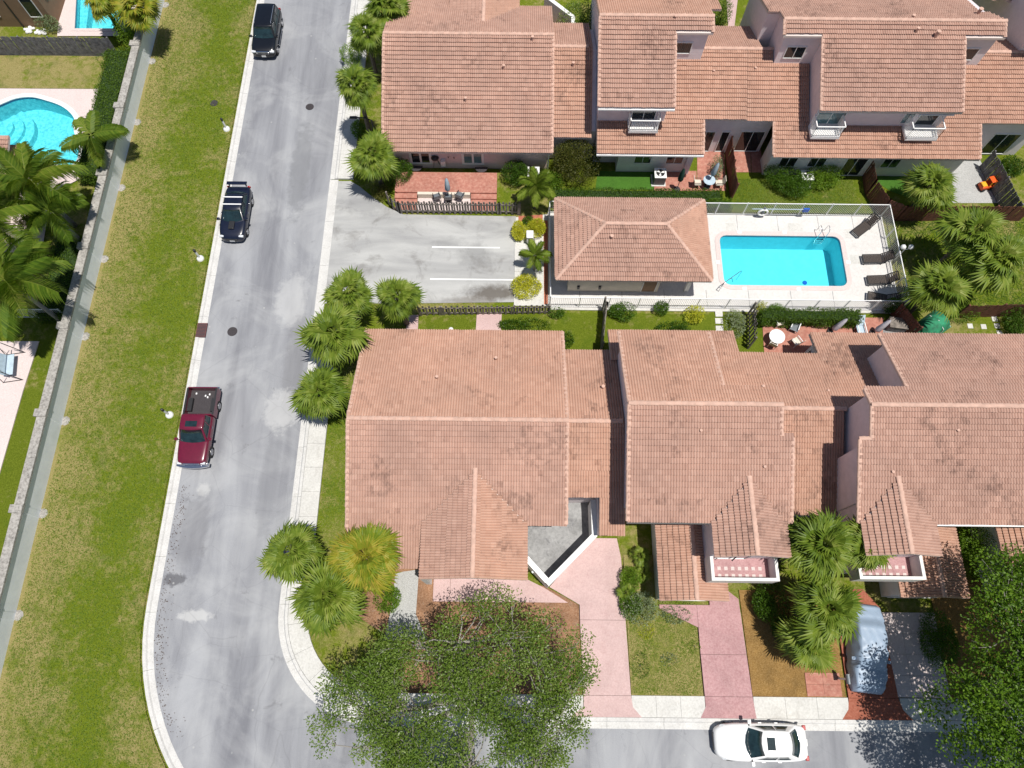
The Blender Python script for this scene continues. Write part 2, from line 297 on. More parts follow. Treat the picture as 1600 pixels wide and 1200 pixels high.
# ------------------------------------------------------------------ mesh helpers
class MB:
    def __init__(s): s.v = []; s.f = []; s.t = []; s.smooth = False
    def add(s, vs, fs, t=None):
        b = len(s.v); s.v += [tuple(q) for q in vs]
        for f in fs: s.f.append(tuple(b + i for i in f)); s.t.append(t if t is not None else 0.5)
        return s
    def box(s, x0, x1, y0, y1, z0, z1, t=None):
        return s.add([(x0, y0, z0), (x1, y0, z0), (x1, y1, z0), (x0, y1, z0), (x0, y0, z1), (x1, y0, z1), (x1, y1, z1), (x0, y1, z1)],
                     [(3, 2, 1, 0), (4, 5, 6, 7), (0, 1, 5, 4), (1, 2, 6, 5), (2, 3, 7, 6), (3, 0, 4, 7)], t)
    def prism(s, poly, z0, z1, t=None):
        """closed prism over a plan polygon; z0/z1 numbers or functions of (x, y)"""
        a = sum(poly[i][0] * poly[(i + 1) % len(poly)][1] - poly[(i + 1) % len(poly)][0] * poly[i][1] for i in range(len(poly)))
        if a < 0: poly = poly[::-1]
        f0 = z0 if callable(z0) else (lambda x, y: z0); f1 = z1 if callable(z1) else (lambda x, y: z1)
        n = len(poly)
        vs = [(x, y, f0(x, y)) for x, y in poly] + [(x, y, f1(x, y)) for x, y in poly]
        tr = tessellate_polygon([[Vector((x, y, 0)) for x, y in poly]])
        fs = []
        for a_, b_, c_ in tr:
            p, q, r = poly[a_], poly[b_], poly[c_]
            if (q[0] - p[0]) * (r[1] - p[1]) - (q[1] - p[1]) * (r[0] - p[0]) < 0: a_, b_, c_ = c_, b_, a_
            fs.append((n + a_, n + b_, n + c_)); fs.append((c_, b_, a_))
        for i in range(n):
            j = (i + 1) % n; fs.append((i, j, n + j, n + i))
        return s.add(vs, fs, t)
    def bar(s, a, b, w, h=None, upv=None, t=None):
        """box of section w x h between two points"""
        a, b = Vector(a), Vector(b); d = (b - a); L = d.length
        if L < 1e-6: return s
        d /= L; h = h or w
        u = Vector(upv) if upv else (Vector((0, 0, 1)) if abs(d.z) < .95 else Vector((0, 1, 0)))
        sx = d.cross(u).normalized(); sy = sx.cross(d)
        vs = []
        for p in (a, b):
            for i, j in ((-1, -1), (1, -1), (1, 1), (-1, 1)): vs.append(p + sx * (i * w / 2) + sy * (j * h / 2))
        return s.add(vs, [(0, 1, 2, 3), (7, 6, 5, 4), (0, 4, 5, 1), (1, 5, 6, 2), (2, 6, 7, 3), (3, 7, 4, 0)], t)
    def tube(s, pts, rad, n=8, cap=True, t=None):
        pts = [Vector(p) for p in pts]; rs = rad if isinstance(rad, (list, tuple)) else [rad] * len(pts)
        vs = []; pu = None
        for i, p in enumerate(pts):
            d = (pts[min(i + 1, len(pts) - 1)] - pts[max(i - 1, 0)]).normalized()
            if pu is None: pu = d.orthogonal().normalized()
            pu = (pu - d * pu.dot(d)).normalized(); w = d.cross(pu)
            for k in range(n):
                a = 2 * math.pi * k / n; vs.append(p + (pu * math.cos(a) + w * math.sin(a)) * rs[i])
        fs = [(i * n + k, i * n + (k + 1) % n, (i + 1) * n + (k + 1) % n, (i + 1) * n + k) for i in range(len(pts) - 1) for k in range(n)]
        if cap: fs += [tuple(range(n))[::-1], tuple((len(pts) - 1) * n + k for k in range(n))]
        return s.add(vs, fs, t)
    def lathe(s, prof, c=(0, 0, 0), n=16, t=None):
        vs = []; m = len(prof)
        for k in range(n):
            a = 2 * math.pi * k / n
            for r, z in prof: vs.append((c[0] + r * math.cos(a), c[1] + r * math.sin(a), c[2] + z))
        fs = [(k * m + i, ((k + 1) % n) * m + i, ((k + 1) % n) * m + i + 1, k * m + i + 1) for k in range(n) for i in range(m - 1)]
        return s.add(vs, fs, t)
    def mesh(s, name, mat, smooth=False):
        me = bpy.data.meshes.new(name); me.from_pydata(s.v, [], s.f); me.materials.append(mat if not isinstance(mat, str) else M[mat])
        at = me.attributes.new('tint', 'FLOAT', 'FACE'); at.data.foreach_set('value', s.t)
        if smooth or s.smooth: me.polygons.foreach_set('use_smooth', [True] * len(me.polygons))
        me.update(); return me
    def build(s, name, mat, parent=None, smooth=False, bevel=0, kind=None, loc=None, rz=0):
        o = bpy.data.objects.new(name, s.mesh(name, mat, smooth)); C.objects.link(o)
        if loc is not None: o.location = loc
        o.rotation_euler[2] = rz
        if parent is not None: o.parent = parent
        if bevel:
            b = o.modifiers.new('bevel', 'BEVEL'); b.width = bevel; b.segments = 2; b.limit_method = 'ANGLE'
        if kind: o['kind'] = kind
        return o
def tag(o, label=None, cat=None, group=None, kind=None):
    if label: o['label'] = label
    if cat: o['category'] = cat
    if group: o['group'] = group
    if kind: o['kind'] = kind
    return o
def empty(name, loc=(0, 0, 0), rz=0.0, label=None, cat=None, group=None):
    o = bpy.data.objects.new(name, None); C.objects.link(o); o.location = loc; o.rotation_euler[2] = rz
    o.empty_display_size = .2
    return tag(o, label, cat, group)
def inst(name, me, parent, loc=(0, 0, 0), rot=None, sc=None, mat4=None):
    o = bpy.data.objects.new(name, me); C.objects.link(o)
    if parent is not None: o.parent = parent
    if mat4 is not None: o.matrix_local = mat4
    else:
        o.location = loc
        if rot is not None: o.rotation_euler = rot
        if sc is not None: o.scale = (sc, sc, sc) if not isinstance(sc, tuple) else sc
    return o
def copy_tree(o, parent=None):
    c = o.copy(); C.objects.link(c); c.parent = parent
    for ch in list(o.children): copy_tree(ch, c)
    return c
def sheet(name, polys, z, mat, label=None, parent=None, holes=(), kind='structure', sub=0):
    """flat ground sheet from plan polygons, with holes"""
    mb = MB()
    for k, poly in enumerate(polys):
        loops = [[Vector((x, y, 0)) for x, y in poly]] + [[Vector((x, y, 0)) for x, y in h] for h in holes]
        flat = [p for l in loops for p in l]
        fs = []
        for a, b, c in tessellate_polygon(loops):
            p, q, r = flat[a], flat[b], flat[c]
            fs.append((a, b, c) if (q - p).cross(r - p).z > 0 else (c, b, a))
        mb.add([(p.x, p.y, z) for p in flat], fs)
    o = mb.build(name, mat, parent)
    if parent is None: o['kind'] = kind
    if label: o['label'] = label
    return o
def rect(x0, x1, y0, y1): return [(x0, y0), (x1, y0), (x1, y1), (x0, y1)]
def arc(cx, cy, r, a0, a1, n): return [(cx + r * math.cos(R(a0 + (a1 - a0) * i / n)), cy + r * math.sin(R(a0 + (a1 - a0) * i / n))) for i in range(n + 1)]
def spline(pts, n=6):
    """Catmull-Rom through 2-D points"""
    out = []
    for i in range(len(pts) - 1):
        p0, p1, p2, p3 = pts[max(i - 1, 0)], pts[i], pts[i + 1], pts[min(i + 2, len(pts) - 1)]
        for k in range(n):
            t = k / n
            out.append(tuple(.5 * (2 * p1[j] + (p2[j] - p0[j]) * t + (2 * p0[j] - 5 * p1[j] + 4 * p2[j] - p3[j]) * t * t + (3 * p1[j] - p0[j] - 3 * p2[j] + p3[j]) * t ** 3) for j in (0, 1)))
    out.append(tuple(pts[-1])); return out
def closed_spline(pts, n=5):
    q = [pts[-1]] + list(pts) + [pts[0], pts[1]]; out = []
    for i in range(1, len(q) - 2):
        p0, p1, p2, p3 = q[i - 1], q[i], q[i + 1], q[i + 2]
        for k in range(n):
            t = k / n
            out.append(tuple(.5 * (2 * p1[j] + (p2[j] - p0[j]) * t + (2 * p0[j] - 5 * p1[j] + 4 * p2[j] - p3[j]) * t * t + (3 * p1[j] - p0[j] - 3 * p2[j] + p3[j]) * t ** 3) for j in (0, 1)))
    return out
# ------------------------------------------------------------------ the ground
def px(*pts): return [W2(a, b) for a, b in pts]
POOL = []
px0, px1, py0, py1 = 14.05, 22.35, 22.85, 26.75
POOL += arc(px0 + .5, py0 + .5, .5, 180, 270, 4) + arc(px1 - .5, py0 + .5, .5, 270, 360, 4) + arc(px1 - .5, py1 - .5, .5, 0, 90, 4) + arc(px0 + .5, py1 - .5, .5, 90, 180, 4)
KIDNEY = closed_spline(px((-60, 300), (-30, 190), (10, 160), (45, 152), (75, 158), (100, 168), (117, 185), (117, 205), (124, 228), (122, 250), (104, 262), (70, 255), (40, 275), (0, 310)))
TLPOOL = px((122, -50), (190, -50), (205, 15), (178, 46), (117, 46))
HOLES = [POOL, KIDNEY, TLPOOL]
sheet('ground', [rect(-220, 220, -160, 260)], -.03, 'lawn', holes=HOLES, label='grass covered ground')
CX, CY = -7.0, 2.1
# verge between the boundary wall and the road
verge = [(-27.75, 70), (-27.75, -14)] + [(-18.0, -14)] + [(CX - 13.6 * math.cos(R(a)), CY - 13.6 * math.sin(R(a))) for a in range(60, -1, -6)] + [(-20.6, 70)]
sheet('verge', [verge], .06, 'verge', label='wide mown grass verge')
# road: straight leg, bend, and the lower leg
road = [(-19.9, 90), (-19.9, CY)] + [(CX + 12.95 * math.cos(R(a)), CY + 12.95 * math.sin(R(a))) for a in range(180, 271, 6)] + [(60, CY - 12.95), (60, CY - 5.95)] + \
       [(CX + 5.95 * math.cos(R(a)), CY + 5.95 * math.sin(R(a))) for a in range(270, 179, -6)] + [(-12.95, 90)]
sheet('road', [road], 0.0, 'asphalt', label='grey asphalt road')
sheet('parking_lot', [px((524, 283), (548, 283), (560, 290), (580, 306), (604, 323), (630, 335), (806, 338), (803, 472), (640, 474), (504, 474))], .004, 'parking', label='worn pale asphalt parking lot')
def sweep(mb, path, prof, t=None):
    """profile (offset to the left of travel, z) swept along a plan polyline"""
    vs = []; m = len(prof)
    for i, p in enumerate(path):
        a, b = path[max(i - 1, 0)], path[min(i + 1, len(path) - 1)]
        d = Vector((b[0] - a[0], b[1] - a[1])).normalized(); nx, ny = -d.y, d.x
        for o, z in prof: vs.append((p[0] + nx * o, p[1] + ny * o, z))
    fs = [(i * m + k, (i + 1) * m + k, (i + 1) * m + k + 1, i * m + k + 1) for i in range(len(path) - 1) for k in range(m - 1)]
    fs += [tuple(range(m))[::-1], tuple((len(path) - 1) * m + k for k in range(m))]
    # profile runs right to left, so flip
    mb.add(vs, [f[::-1] for f in fs], t)
def resample(path, step):
    L = [0]
    for a, b in zip(path, path[1:]): L.append(L[-1] + math.dist(a, b))
    n = max(1, round(L[-1] / step)); segs = []; k = 0
    def at(s):
        for i in range(len(L) - 1):
            if L[i + 1] >= s - 1e-9:
                f = (s - L[i]) / max(1e-9, L[i + 1] - L[i]); return tuple(path[i][j] + f * (path[i + 1][j] - path[i][j]) for j in (0, 1))
        return path[-1]
    for i in range(n):
        s0, s1 = L[-1] * i / n, L[-1] * (i + 1) / n
        segs.append([at(s0)] + [path[j] for j in range(len(path)) if s0 + .05 < L[j] < s1 - .05] + [at(s1)])
    return segs
def shrink(seg, g=.007):
    a, b = Vector(seg[0]), Vector(seg[1]); seg = list(seg); seg[0] = tuple(a + (b - a).normalized() * g)
    a, b = Vector(seg[-1]), Vector(seg[-2]); seg[-1] = tuple(a + (b - a).normalized() * g); return seg
KP = [(-.32, -.06), (-.32, .008), (0, .03), (.07, .115), (.24, .13), (.24, -.06)]
def kerb(name, path, label, prof=KP):
    r = empty(name, (0, 0, 0)); r['kind'] = 'structure'; r['label'] = label
    for sg in resample(path, 3.05):
        m = MB(); sweep(m, shrink(sg), prof); m.build('kerb_stone', 'kerb', r)
    return r
# left kerb runs south (road on its left) -> offsets mirrored
KPm = [(-o, z) for o, z in KP][::-1]
left_path = [(-20.2, 60), (-20.2, CY)] + [(CX + 13.2 * math.cos(R(a)), CY + 13.2 * math.sin(R(a))) for a in range(184, 252, 4)]
kerb('kerb', left_path, 'white concrete kerb along the grass verge', KPm)
rp = [(CX + 5.7 * math.cos(R(a)), CY + 5.7 * math.sin(R(a))) for a in range(180, 271, 5)]
kerb('kerb', [(-12.7, 31.0), (-12.7, 60)][::-1], 'concrete kerb beside the palm lined pavement', KP)
kerb('kerb', [(-12.7, 20.6), (-12.7, CY)] + rp[1:] + [(45, CY - 5.7)], 'concrete kerb round the street corner', KP)
GP = [(-.3, -.05), (-.3, .012), (0, .0), (.3, .014), (.3, -.05)]
kerb('gutter', [(-12.72, 30.98), (-12.72, 20.62)], 'white concrete gutter across the parking mouth', GP)
# pavements
def pavement(name, path, w, label, step=1.5, z=.125):
    r = empty(name, (0, 0, 0)); r['kind'] = 'structure'; r['label'] = label
    for sg in resample(path, step):
        m = MB(); dz = random.uniform(-.004, .004); sweep(m, shrink(sg, .006), [(-w / 2, -.05), (-w / 2, z + dz), (w / 2, z + dz), (w / 2, -.05)]); m.build('slab', 'concrete', r)
pavement('pavement', [(-11.91, 60), (-11.91, 31.0)], 1.07, 'pale concrete pavement beside the tall fan palms')
pavement('pavement', [(-11.91, 20.6), (-11.91, CY)] + [(CX + 4.91 * math.cos(R(a)), CY + 4.91 * math.sin(R(a))) for a in range(186, 271, 6)] + [(-6.9, CY - 4.91), (4.03, CY - 4.91)], 1.07, 'pale concrete pavement round the street corner')
pavement('pavement', [(6.64, CY - 4.91), (10.60, CY - 4.91)], 1.07, 'pale pavement slabs between the two pink driveways')
pavement('pavement', [(13.23, CY - 4.91), (18.36, CY - 4.91)], 1.07, 'pale pavement slabs beyond the white sedan')
pavement('pavement', [(21.16, CY - 4.91), (40, CY - 4.91)], 1.07, 'pale pavement slabs under the bright leafy tree')
# driveways
def slabs(name, polys, z, mat, label, th=.18):
    r = empty(name, (0, 0, 0)); r['kind'] = 'structure'; r['label'] = label
    for p in polys: MB().prism(p, z - th, z).build('slab', mat, r)
    return r
yb, yk = CY - 4.38, CY - 5.45
slabs('driveway', [[(4.72, 6.12), (6.2, 6.12), (6.4, 5.0), (6.5, 1.6), (3.95, 1.6), (3.95, 2.4), (2.25, 3.35)],
                   [(6.5, 1.585), (6.62, yb), (4.05, yb), (3.95, 1.585)],
                   [(6.62, yb - .015), (6.7, yk + .5), (7.15, yk), (3.3, yk), (4.05, yk + .5), (4.05, yb - .015)]], .14, 'pink_concrete', 'wide pale pink concrete driveway by the courtyard wall')
slabs('walkway', [[(-4.35, 3.75), (-3.4, 3.75), (-3.4, 2.5), (-4.35, 2.5)], [(-3.385, 3.75), (-.7, 3.75), (-.7, 2.5), (-3.385, 2.5)], [(-.685, 3.75), (1.0, 3.75), (1.95, 3.3), (3.3, 2.5), (-.685, 2.5)]], .12, 'pink_concrete', 'pale pink concrete walk under the front gable')
slabs('driveway', [[(8.45, 2.45), (8.45, 2.25), (10.55, 1.25), (10.55, 2.45)], [(10.565, 2.45), (10.565, -.15), (13.1, -.15), (12.95, 2.8), (11.95, 3.6), (11.3, 3.6), (11.3, 2.45)],
                   [(10.57, -.165), (10.62, yb), (13.2, yb), (13.1, -.165)], [(10.62, yb - .015), (10.62, yk + .55), (10.3, yk), (13.3, yk), (13.2, yb - .015)]], .135, 'pink_drive', 'rose pink driveway in front of the white sedan')
slabs('driveway', [[(18.75, 3.4), (20.1, 3.4), (20.9, 2.4), (21.1, yb), (18.4, yb), (18.4, 2.4)], [(18.4, yb - .015), (18.3, yk + .5), (17.9, yk), (21.7, yk), (21.25, yk + .5), (21.1, yb - .015)]], .13, 'red_drive', 'brick red driveway under the covered car')
slabs('walkway', [rect(20.95 + i * 1.0, 21.94 + i * 1.0, yb + .05 + j * 1.1, yb + 1.14 + j * 1.1) for i in range(3) for j in range(4)], .10, 'pale_pink', 'tan paver strip beside the red driveway')
slabs('walkway', [rect(16.2 + i * .95, 17.14 + i * .95, yb + .05 + j * .6, yb + .64 + j * .6) for i in range(2) for j in range(2)], .10, 'red_patio', 'brown brick strip beside the grey mailbox')
# planting beds and lawn patches
sheet('planting_bed', [[(-8.6, 5.6), (-8.6, 1.6), (-6.0, .3), (-6.0, yb), (4.0, yb), (3.9, 2.4), (2.0, 3.4), (-4.7, 4.2), (-5.6, 5.6)]], .05, 'mulch', label='brown mulch bed under the oak')
sheet('planting_bed', [px((618, 895), (655, 890), (650, 960), (668, 1000), (600, 1000), (612, 950))], .058, 'gravel', label='pale gravel patch at the edge of the mulch')
sheet('lawn', [[(-11.3, 18), (-9.0, 18), (-9.0, 5.6), (-8.6, 1.4), (-6.2, .2), (-6.2, yb), (-8.5, yb), (-10.2, -.8), (-11.3, 2.2)]], .045, 'lawn', label='narrow lawn strip beside the corner house')
sheet('patio', [px((1133, -30), (1156, -30), (1147, 46), (1138, 46))], .02, 'pink_concrete', label='sunlit pale path between the two tall townhouses')
sheet('lawn', [[(6.55, 5.2), (8.3, 5.2), (8.4, 2.3), (10.5, 1.25), (10.55, yb), (6.65, yb)]], .055, 'lawn_dry', label='patchy dry front lawn between pink driveways')
sheet('planting_bed', [[(13.05, 3.3), (18.3, 3.3), (18.3, yb), (13.25, yb)]], .05, 'leaf_litter', label='leaf litter bed under the fan palm cluster')
sheet('planting_bed', [[(23.95, 4), (45, 4), (45, yb), (23.95, yb)]], .05, 'leaf_litter', label='leaf litter under the bright leafy tree')
sheet('lawn', [[(-5.6, 20.7), (25.8, 20.7), (25.8, 17.5), (-5.6, 17.5)]], .04, 'lawn_green', label='lawn strip behind the corner house')
sheet('lawn', [[(25.8, 33.5), (40, 33.5), (40, 17.5), (25.8, 17.5)]], .042, 'lawn', label='lawn beyond the pool fence')
sheet('lawn', [[(2.4, 33.2), (25.8, 33.2), (25.8, 28.6), (2.4, 28.6)]], .043, 'lawn_green', label='back garden lawns behind the pool')
slabs('walkway', [px((745, 491), (784, 491), (781, 545), (742, 545))], .075, 'pink_concrete', 'short pink path to the parking fence gate')
slabs('walkway', [px((636, 493), (654, 493), (652, 545), (634, 545))], .075, 'pink_concrete', 'narrow pink path beside the palm cluster')
# community pool deck
slabs_deck = sheet('pool_deck', [rect(2.35, 25.5, 21.05, 28.45)], .06, 'deck', holes=[POOL], label='bright concrete pool deck')
MB().prism(rect(2.35, 25.5, 20.93, 21.045), -.1, .058).build('deck_edge', 'concrete', slabs_deck)
for x in (4.4, 7.2, 10.0, 12.8, 15.6, 18.4, 21.2, 23.9):
    MB().box(x, x + .035, 21.1, 22.5, .055, .0635).build('joint', 'court', slabs_deck)
for x in (15.4, 18.2, 21.0, 23.4):
    MB().box(x, x + .035, 27.1, 28.4, .055, .0635).build('joint', 'court', slabs_deck)
for (a, b, c_, d) in ((14.6, 15.3, 27.05, 27.7), (18.9, 19.9, 27.1, 27.75), (22.75, 23.5, 26.6, 27.3), (22.8, 23.6, 24.6, 25.3)):
    MB().box(a, b, c_, d, .055, .0645).build('repair_patch', 'concrete', slabs_deck)
# left yards
sheet('pool_deck', [px((-300, 137), (171, 140), (158, 200), (146, 245), (128, 279), (85, 300), (74, 345), (66, 395), (-300, 395))], .052, 'pale_pink', holes=[KIDNEY], label='pale pink deck round the kidney pool')
sheet('lawn', [px((-300, 86), (190, 88), (171.5, 139.5), (-300, 136.5))], .045, 'lawn_dry', label='dry back lawn behind the grey fence')
sheet('pool_deck', [px((100, -60), (230, -60), (215, 40), (186, 57), (90, 57))], .053, 'pale_pink', holes=[TLPOOL], label='cream deck round the small corner pool')
sheet('lawn', [px((-200, 395.5), (66, 395.5), (100, 420), (92, 470), (60, 492), (-200, 492))], .046, 'lawn_dry', label='dry lawn below the feather palms')
sheet('lawn', [[(-34, 23), (-28.3, 23), (-28.3, -6), (-60, -6), (-60, 17), (-34, 17)]], .02, 'lawn_green', label='green strip along the boundary wall')
slabs('patio', [px((-150, 534), (62, 534), (37, 612), (12, 700), (-8, 770), (-20, 830), (-150, 830))], .09, 'pale_pink', 'pale pink patio with the swing bench')
# terrace of the end house: red tiled platform, steps and a sunken gravel court
tr = slabs('patio', [[(-8.3, 31.4), (-1.2, 31.4), (-1.2, 29.72), (-8.3, 29.72)]], .42, 'red_patio', 'raised red terrace with steps behind the end house', th=.5)
for i in range(3):
    z = .42 - .13 * (i + 1); y1 = 29.715 - .4 * i
    MB().box(-8.3 + .02 * i, -6.75, y1 - .4, y1, -.03, z).build('step', 'red_patio', tr); MB().box(-3.0, -1.2 - .02 * i, y1 - .4, y1, -.03, z).build('step', 'red_patio', tr)
MB().box(-6.7, -3.05, 29.5, 29.71, 0, .48).build('low_wall', 'stucco_cream', tr)
sheet('patio', [[(-6.72, 29.49), (-3.03, 29.49), (-3.03, 28.35), (-6.72, 28.35)]], .05, 'pale_pink', label='small sunken pale court below the red steps')
# patios of the other units
slabs('patio', [px((1022, 268), (1088, 268), (1088, 299), (1022, 299)), px((1089, 236), (1131, 236), (1134, 299), (1089, 299))], .075, 'red_patio', 'red tiled patio with the two closed parasols')
slabs('patio', [px((1146, 231), (1172, 231), (1173, 270), (1148, 270)), px((1173, 231), (1188, 231), (1192, 270), (1174, 270))], .075, 'red_patio', 'narrow red patio by the dark sliding door')
sheet('lawn', [px((934, 268), (1021, 268), (1021, 297), (930, 297))], .06, 'turf', label='bright synthetic turf behind the skirt roof')
sheet('lawn', [px((1368, 272), (1425, 272), (1425, 312), (1392, 300), (1368, 285))], .062, 'turf', label='bright turf beside the shaggy fan palm')
sheet('patio', [px((1488, 250), (1530, 250), (1565, 318), (1485, 318))], .064, 'gravel', label='grey gravel yard with the orange toy car')
slabs('patio', [px((1190, 497), (1380, 497), (1376, 560), (1194, 560))], .08, 'red_patio', 'red paved patio behind the long clipped hedge')
slabs('patio', [px((1378, 505), (1410, 493), (1424, 530), (1380, 540))], .07, 'court', 'grey concrete pad beside the green netting')
slabs('patio', [[(3.0, 8.19), (4.6, 8.19), (4.62, 6.1), (2.1, 3.6), (.9, 4.9), (.9, 7.4), (3.0, 7.4)]], .10, 'court', 'stained grey concrete entry courtyard')
sheet('patio', [px((806, 340), (857, 335), (857, 478), (803, 478))], .036, 'concrete', label='pale concrete bed beside the pool fence')
sheet('planting_bed', [px((810, 338), (848, 336), (848, 350), (810, 352))], .046, 'terracotta', label='red chipped bed under the small bright palm')
sheet('planting_bed', [px((849, 345), (856, 345), (856, 476), (850, 476))], .047, 'terracotta', label='narrow red chipped strip along the white fence')
for a in ((812, 335, 845, 344), (812, 392, 824, 430)):
    pass
slabs('walkway', [px((804, 386), (818, 386), (818, 425), (804, 425)), px((838, 380), (848, 380), (848, 428), (838, 428))], .075, 'concrete', 'white concrete strips between the yellow shrubs')
for (a, b, lb) in ((1123, 491, 'square stepping stone touching the pool deck edge'), (1123, 502, 'middle stepping stone of the short line behind the pool'), (1124, 514, 'square stepping stone at the eave of the tall unit')):
    p = W(a, b); tag(MB().box(p.x - .24, p.x + .24, p.y - .2, p.y + .2, .02, .07).build('stepping_stone', 'concrete'), lb, 'stepping stone', 'stepping stones behind the pool')
for (a, b, lb) in ((1515, 510, 'white stepping stone closest to the green netting tent'), (1536, 511, 'white stepping stone between the netting tent stone and the cluster of three'), (1557, 510, 'middle white stepping stone of the cluster by the dark bush'), (1561, 521, 'white stepping stone of the cluster at the roof eave'), (1553, 499, 'white stepping stone of the cluster at the plank fence side')):
    p = W(a, b); tag(MB().box(p.x - .17, p.x + .17, p.y - .17, p.y + .17, .02, .075).build('stepping_stone', 'concrete'), lb, 'stepping stone', 'stepping stones beside the green netting')
# painted bay lines, manholes, drain
for (a, b, c_, d, lb) in ((675, 386, 781, 387, 'white painted bay line nearer the picket fence'), (672, 436, 806, 437, 'white painted bay line nearer the greenish fence')):
    p, q = W(a, b), W(c_, d)
    tag(MB().box(p.x, q.x, p.y - .05, p.y + .05, .006, .010).build('bay_line', 'white'), lb, 'road marking')
def manhole(p, r, label, z, seg=20):
    t = empty('manhole', (p.x, p.y, z), 0, label, 'manhole')
    MB().lathe([(0, .0), (r, .0), (r + .05, .006), (r + .07, -.02)][::-1], n=seg).build('rim', 'iron', t)
    c = MB(); c.lathe([(r - .02, -.01), (r - .02, .012), (0, .012)], n=seg); c.build('cover', 'iron', t)
    g = MB()
    for k in range(-2, 3): g.box(-r * .7, r * .7, k * r * .28 - .012, k * r * .28 + .012, .012, .018)
    g.build('grip_ribs', 'iron', t)
manhole(W(484, 167), .25, 'round iron manhole cover in the road by the tall palms', .002)
manhole(W(363, 518), .27, 'round iron manhole cover in the road below the drain grate', .002)
manhole(W(335, 162), .24, 'dark round valve cover set in the grass verge', .065)
p = W(316, 517); t = empty('drain_grate', (p.x, p.y, .0), 0, 'rust red drain grate set in the kerb', 'drain')
MB().box(-.32, .32, -.5, .5, .09, .137).build('frame', 'rust_iron', t)
for k in range(9): MB().box(-.27, .27, -.45 + k * .1, -.40 + k * .1, .135, .150).build('bar', 'iron', t)
# ------------------------------------------------------------------ tiled roofs
EXPO, HUMP = .30, .145
PROF = [0.0, .048, .066, .048]
def scan(poly, v):
    xs = []
    for i in range(len(poly)):
        (u0, v0), (u1, v1) = poly[i], poly[(i + 1) % len(poly)]
        if (v0 <= v) != (v1 <= v): xs.append(u0 + (v - v0) / (v1 - v0) * (u1 - u0))
    xs.sort(); return list(zip(xs[::2], xs[1::2]))
def tile_field(parent, O, U, V, poly, mat, name='tiles'):
    """courses of double-barrel tiles over a planar polygon given in (u, v) slope coordinates; v runs downhill"""
    N = U.cross(V).normalized(); mb = MB(); vmin = min(p[1] for p in poly); vmax = max(p[1] for p in poly)
    rows = max(1, round((vmax - vmin) / EXPO)); e = (vmax - vmin) / rows; rnd = random.Random(len(poly) * 7 + int(vmax * 100))
    for k in range(rows):
        v0, v1 = vmin + k * e, vmin + (k + 1) * e
        for ua, ub in scan(poly, (v0 + v1) / 2 + .001):
            n = max(2, int(round((ub - ua) / HUMP))); w = (ub - ua) / n; sh = rnd.randint(0, 1)
            base = len(mb.v); m = 4 * n + 1
            jl = [rnd.uniform(-.005, .006) for _ in range(n // 2 + 2)]; jv = [rnd.uniform(-.012, .008) for _ in range(n // 2 + 2)]
            up_, lo_, li_ = [], [], []
            for i in range(m):
                u = ua + w * i / 4; h = PROF[i % 4]; ti = (i // 4 + sh) // 2
                a = O + U * u + V * max(vmin, v0 - .07) + N * (h * .8 + .004); b = O + U * u + V * (v1 + .02 + jv[ti]) + N * (h + .086 + jl[ti])
                c = b - N * .014
                up_.append(tuple(a)); lo_.append(tuple(b)); li_.append(tuple(c))
            mb.v += up_ + lo_ + li_
            tints = [min(1, max(0, rnd.gauss(.55, .15))) for _ in range(n // 2 + 2)]
            for i in range(m - 1):
                tt = tints[(i // 4 + sh) // 2]
                mb.f.append((base + i, base + m + i, base + m + i + 1, base + i + 1)); mb.t.append(tt)
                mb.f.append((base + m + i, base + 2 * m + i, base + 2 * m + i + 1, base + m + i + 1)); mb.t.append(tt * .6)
    # orientation
    f = mb.f[0]; a, b, c = (Vector(mb.v[f[j]]) for j in (0, 1, 2))
    if (b - a).cross(c - b).dot(N) < 0: mb.f = [q[::-1] for q in mb.f]
    return mb.build(name, mat, parent, kind='stuff')
def cap_mesh():
    m = MB(); n = 7
    for (x, r, z) in ((0, .115, .0), (.40, .145, .022)):
        for k in range(n):
            a = math.pi * k / (n - 1); m.v.append((x, -r * math.cos(a), z + r * .62 * math.sin(a)))
    for k in range(n - 1): m.f.append((k, n + k, n + k + 1, k + 1)); m.t.append(.5)
    m.f.append(tuple(range(n, 2 * n))); m.t.append(.5); m.f.append(tuple(range(n))[::-1]); m.t.append(.5)
    me = m.mesh('ridge_tile', 'ridge', smooth=False); return me
CAP = cap_mesh()
def caps(parent, A, B, sc=1.0, name='ridge_tile'):
    A, B = Vector(A), Vector(B); d = B - A; L = d.length; d /= L; n = max(1, round(L / .37)); st_ = L / n
    z = Vector((0, 0, 1)); y = z.cross(d).normalized(); x = d; zz = x.cross(y)
    rot = Matrix((x, y, zz)).transposed().to_4x4()
    for i in range(n):
        m = Matrix.Translation(A + d * (st_ * i)) @ rot @ Matrix.Rotation(random.uniform(-.03, .03), 4, 'Z') @ Matrix.Diagonal((st_ / .37, sc, sc, 1))
        inst(name, CAP, parent, mat4=m)
DIRS = {'S': (0, -1), 'N': (0, 1), 'E': (1, 0), 'W': (-1, 0)}
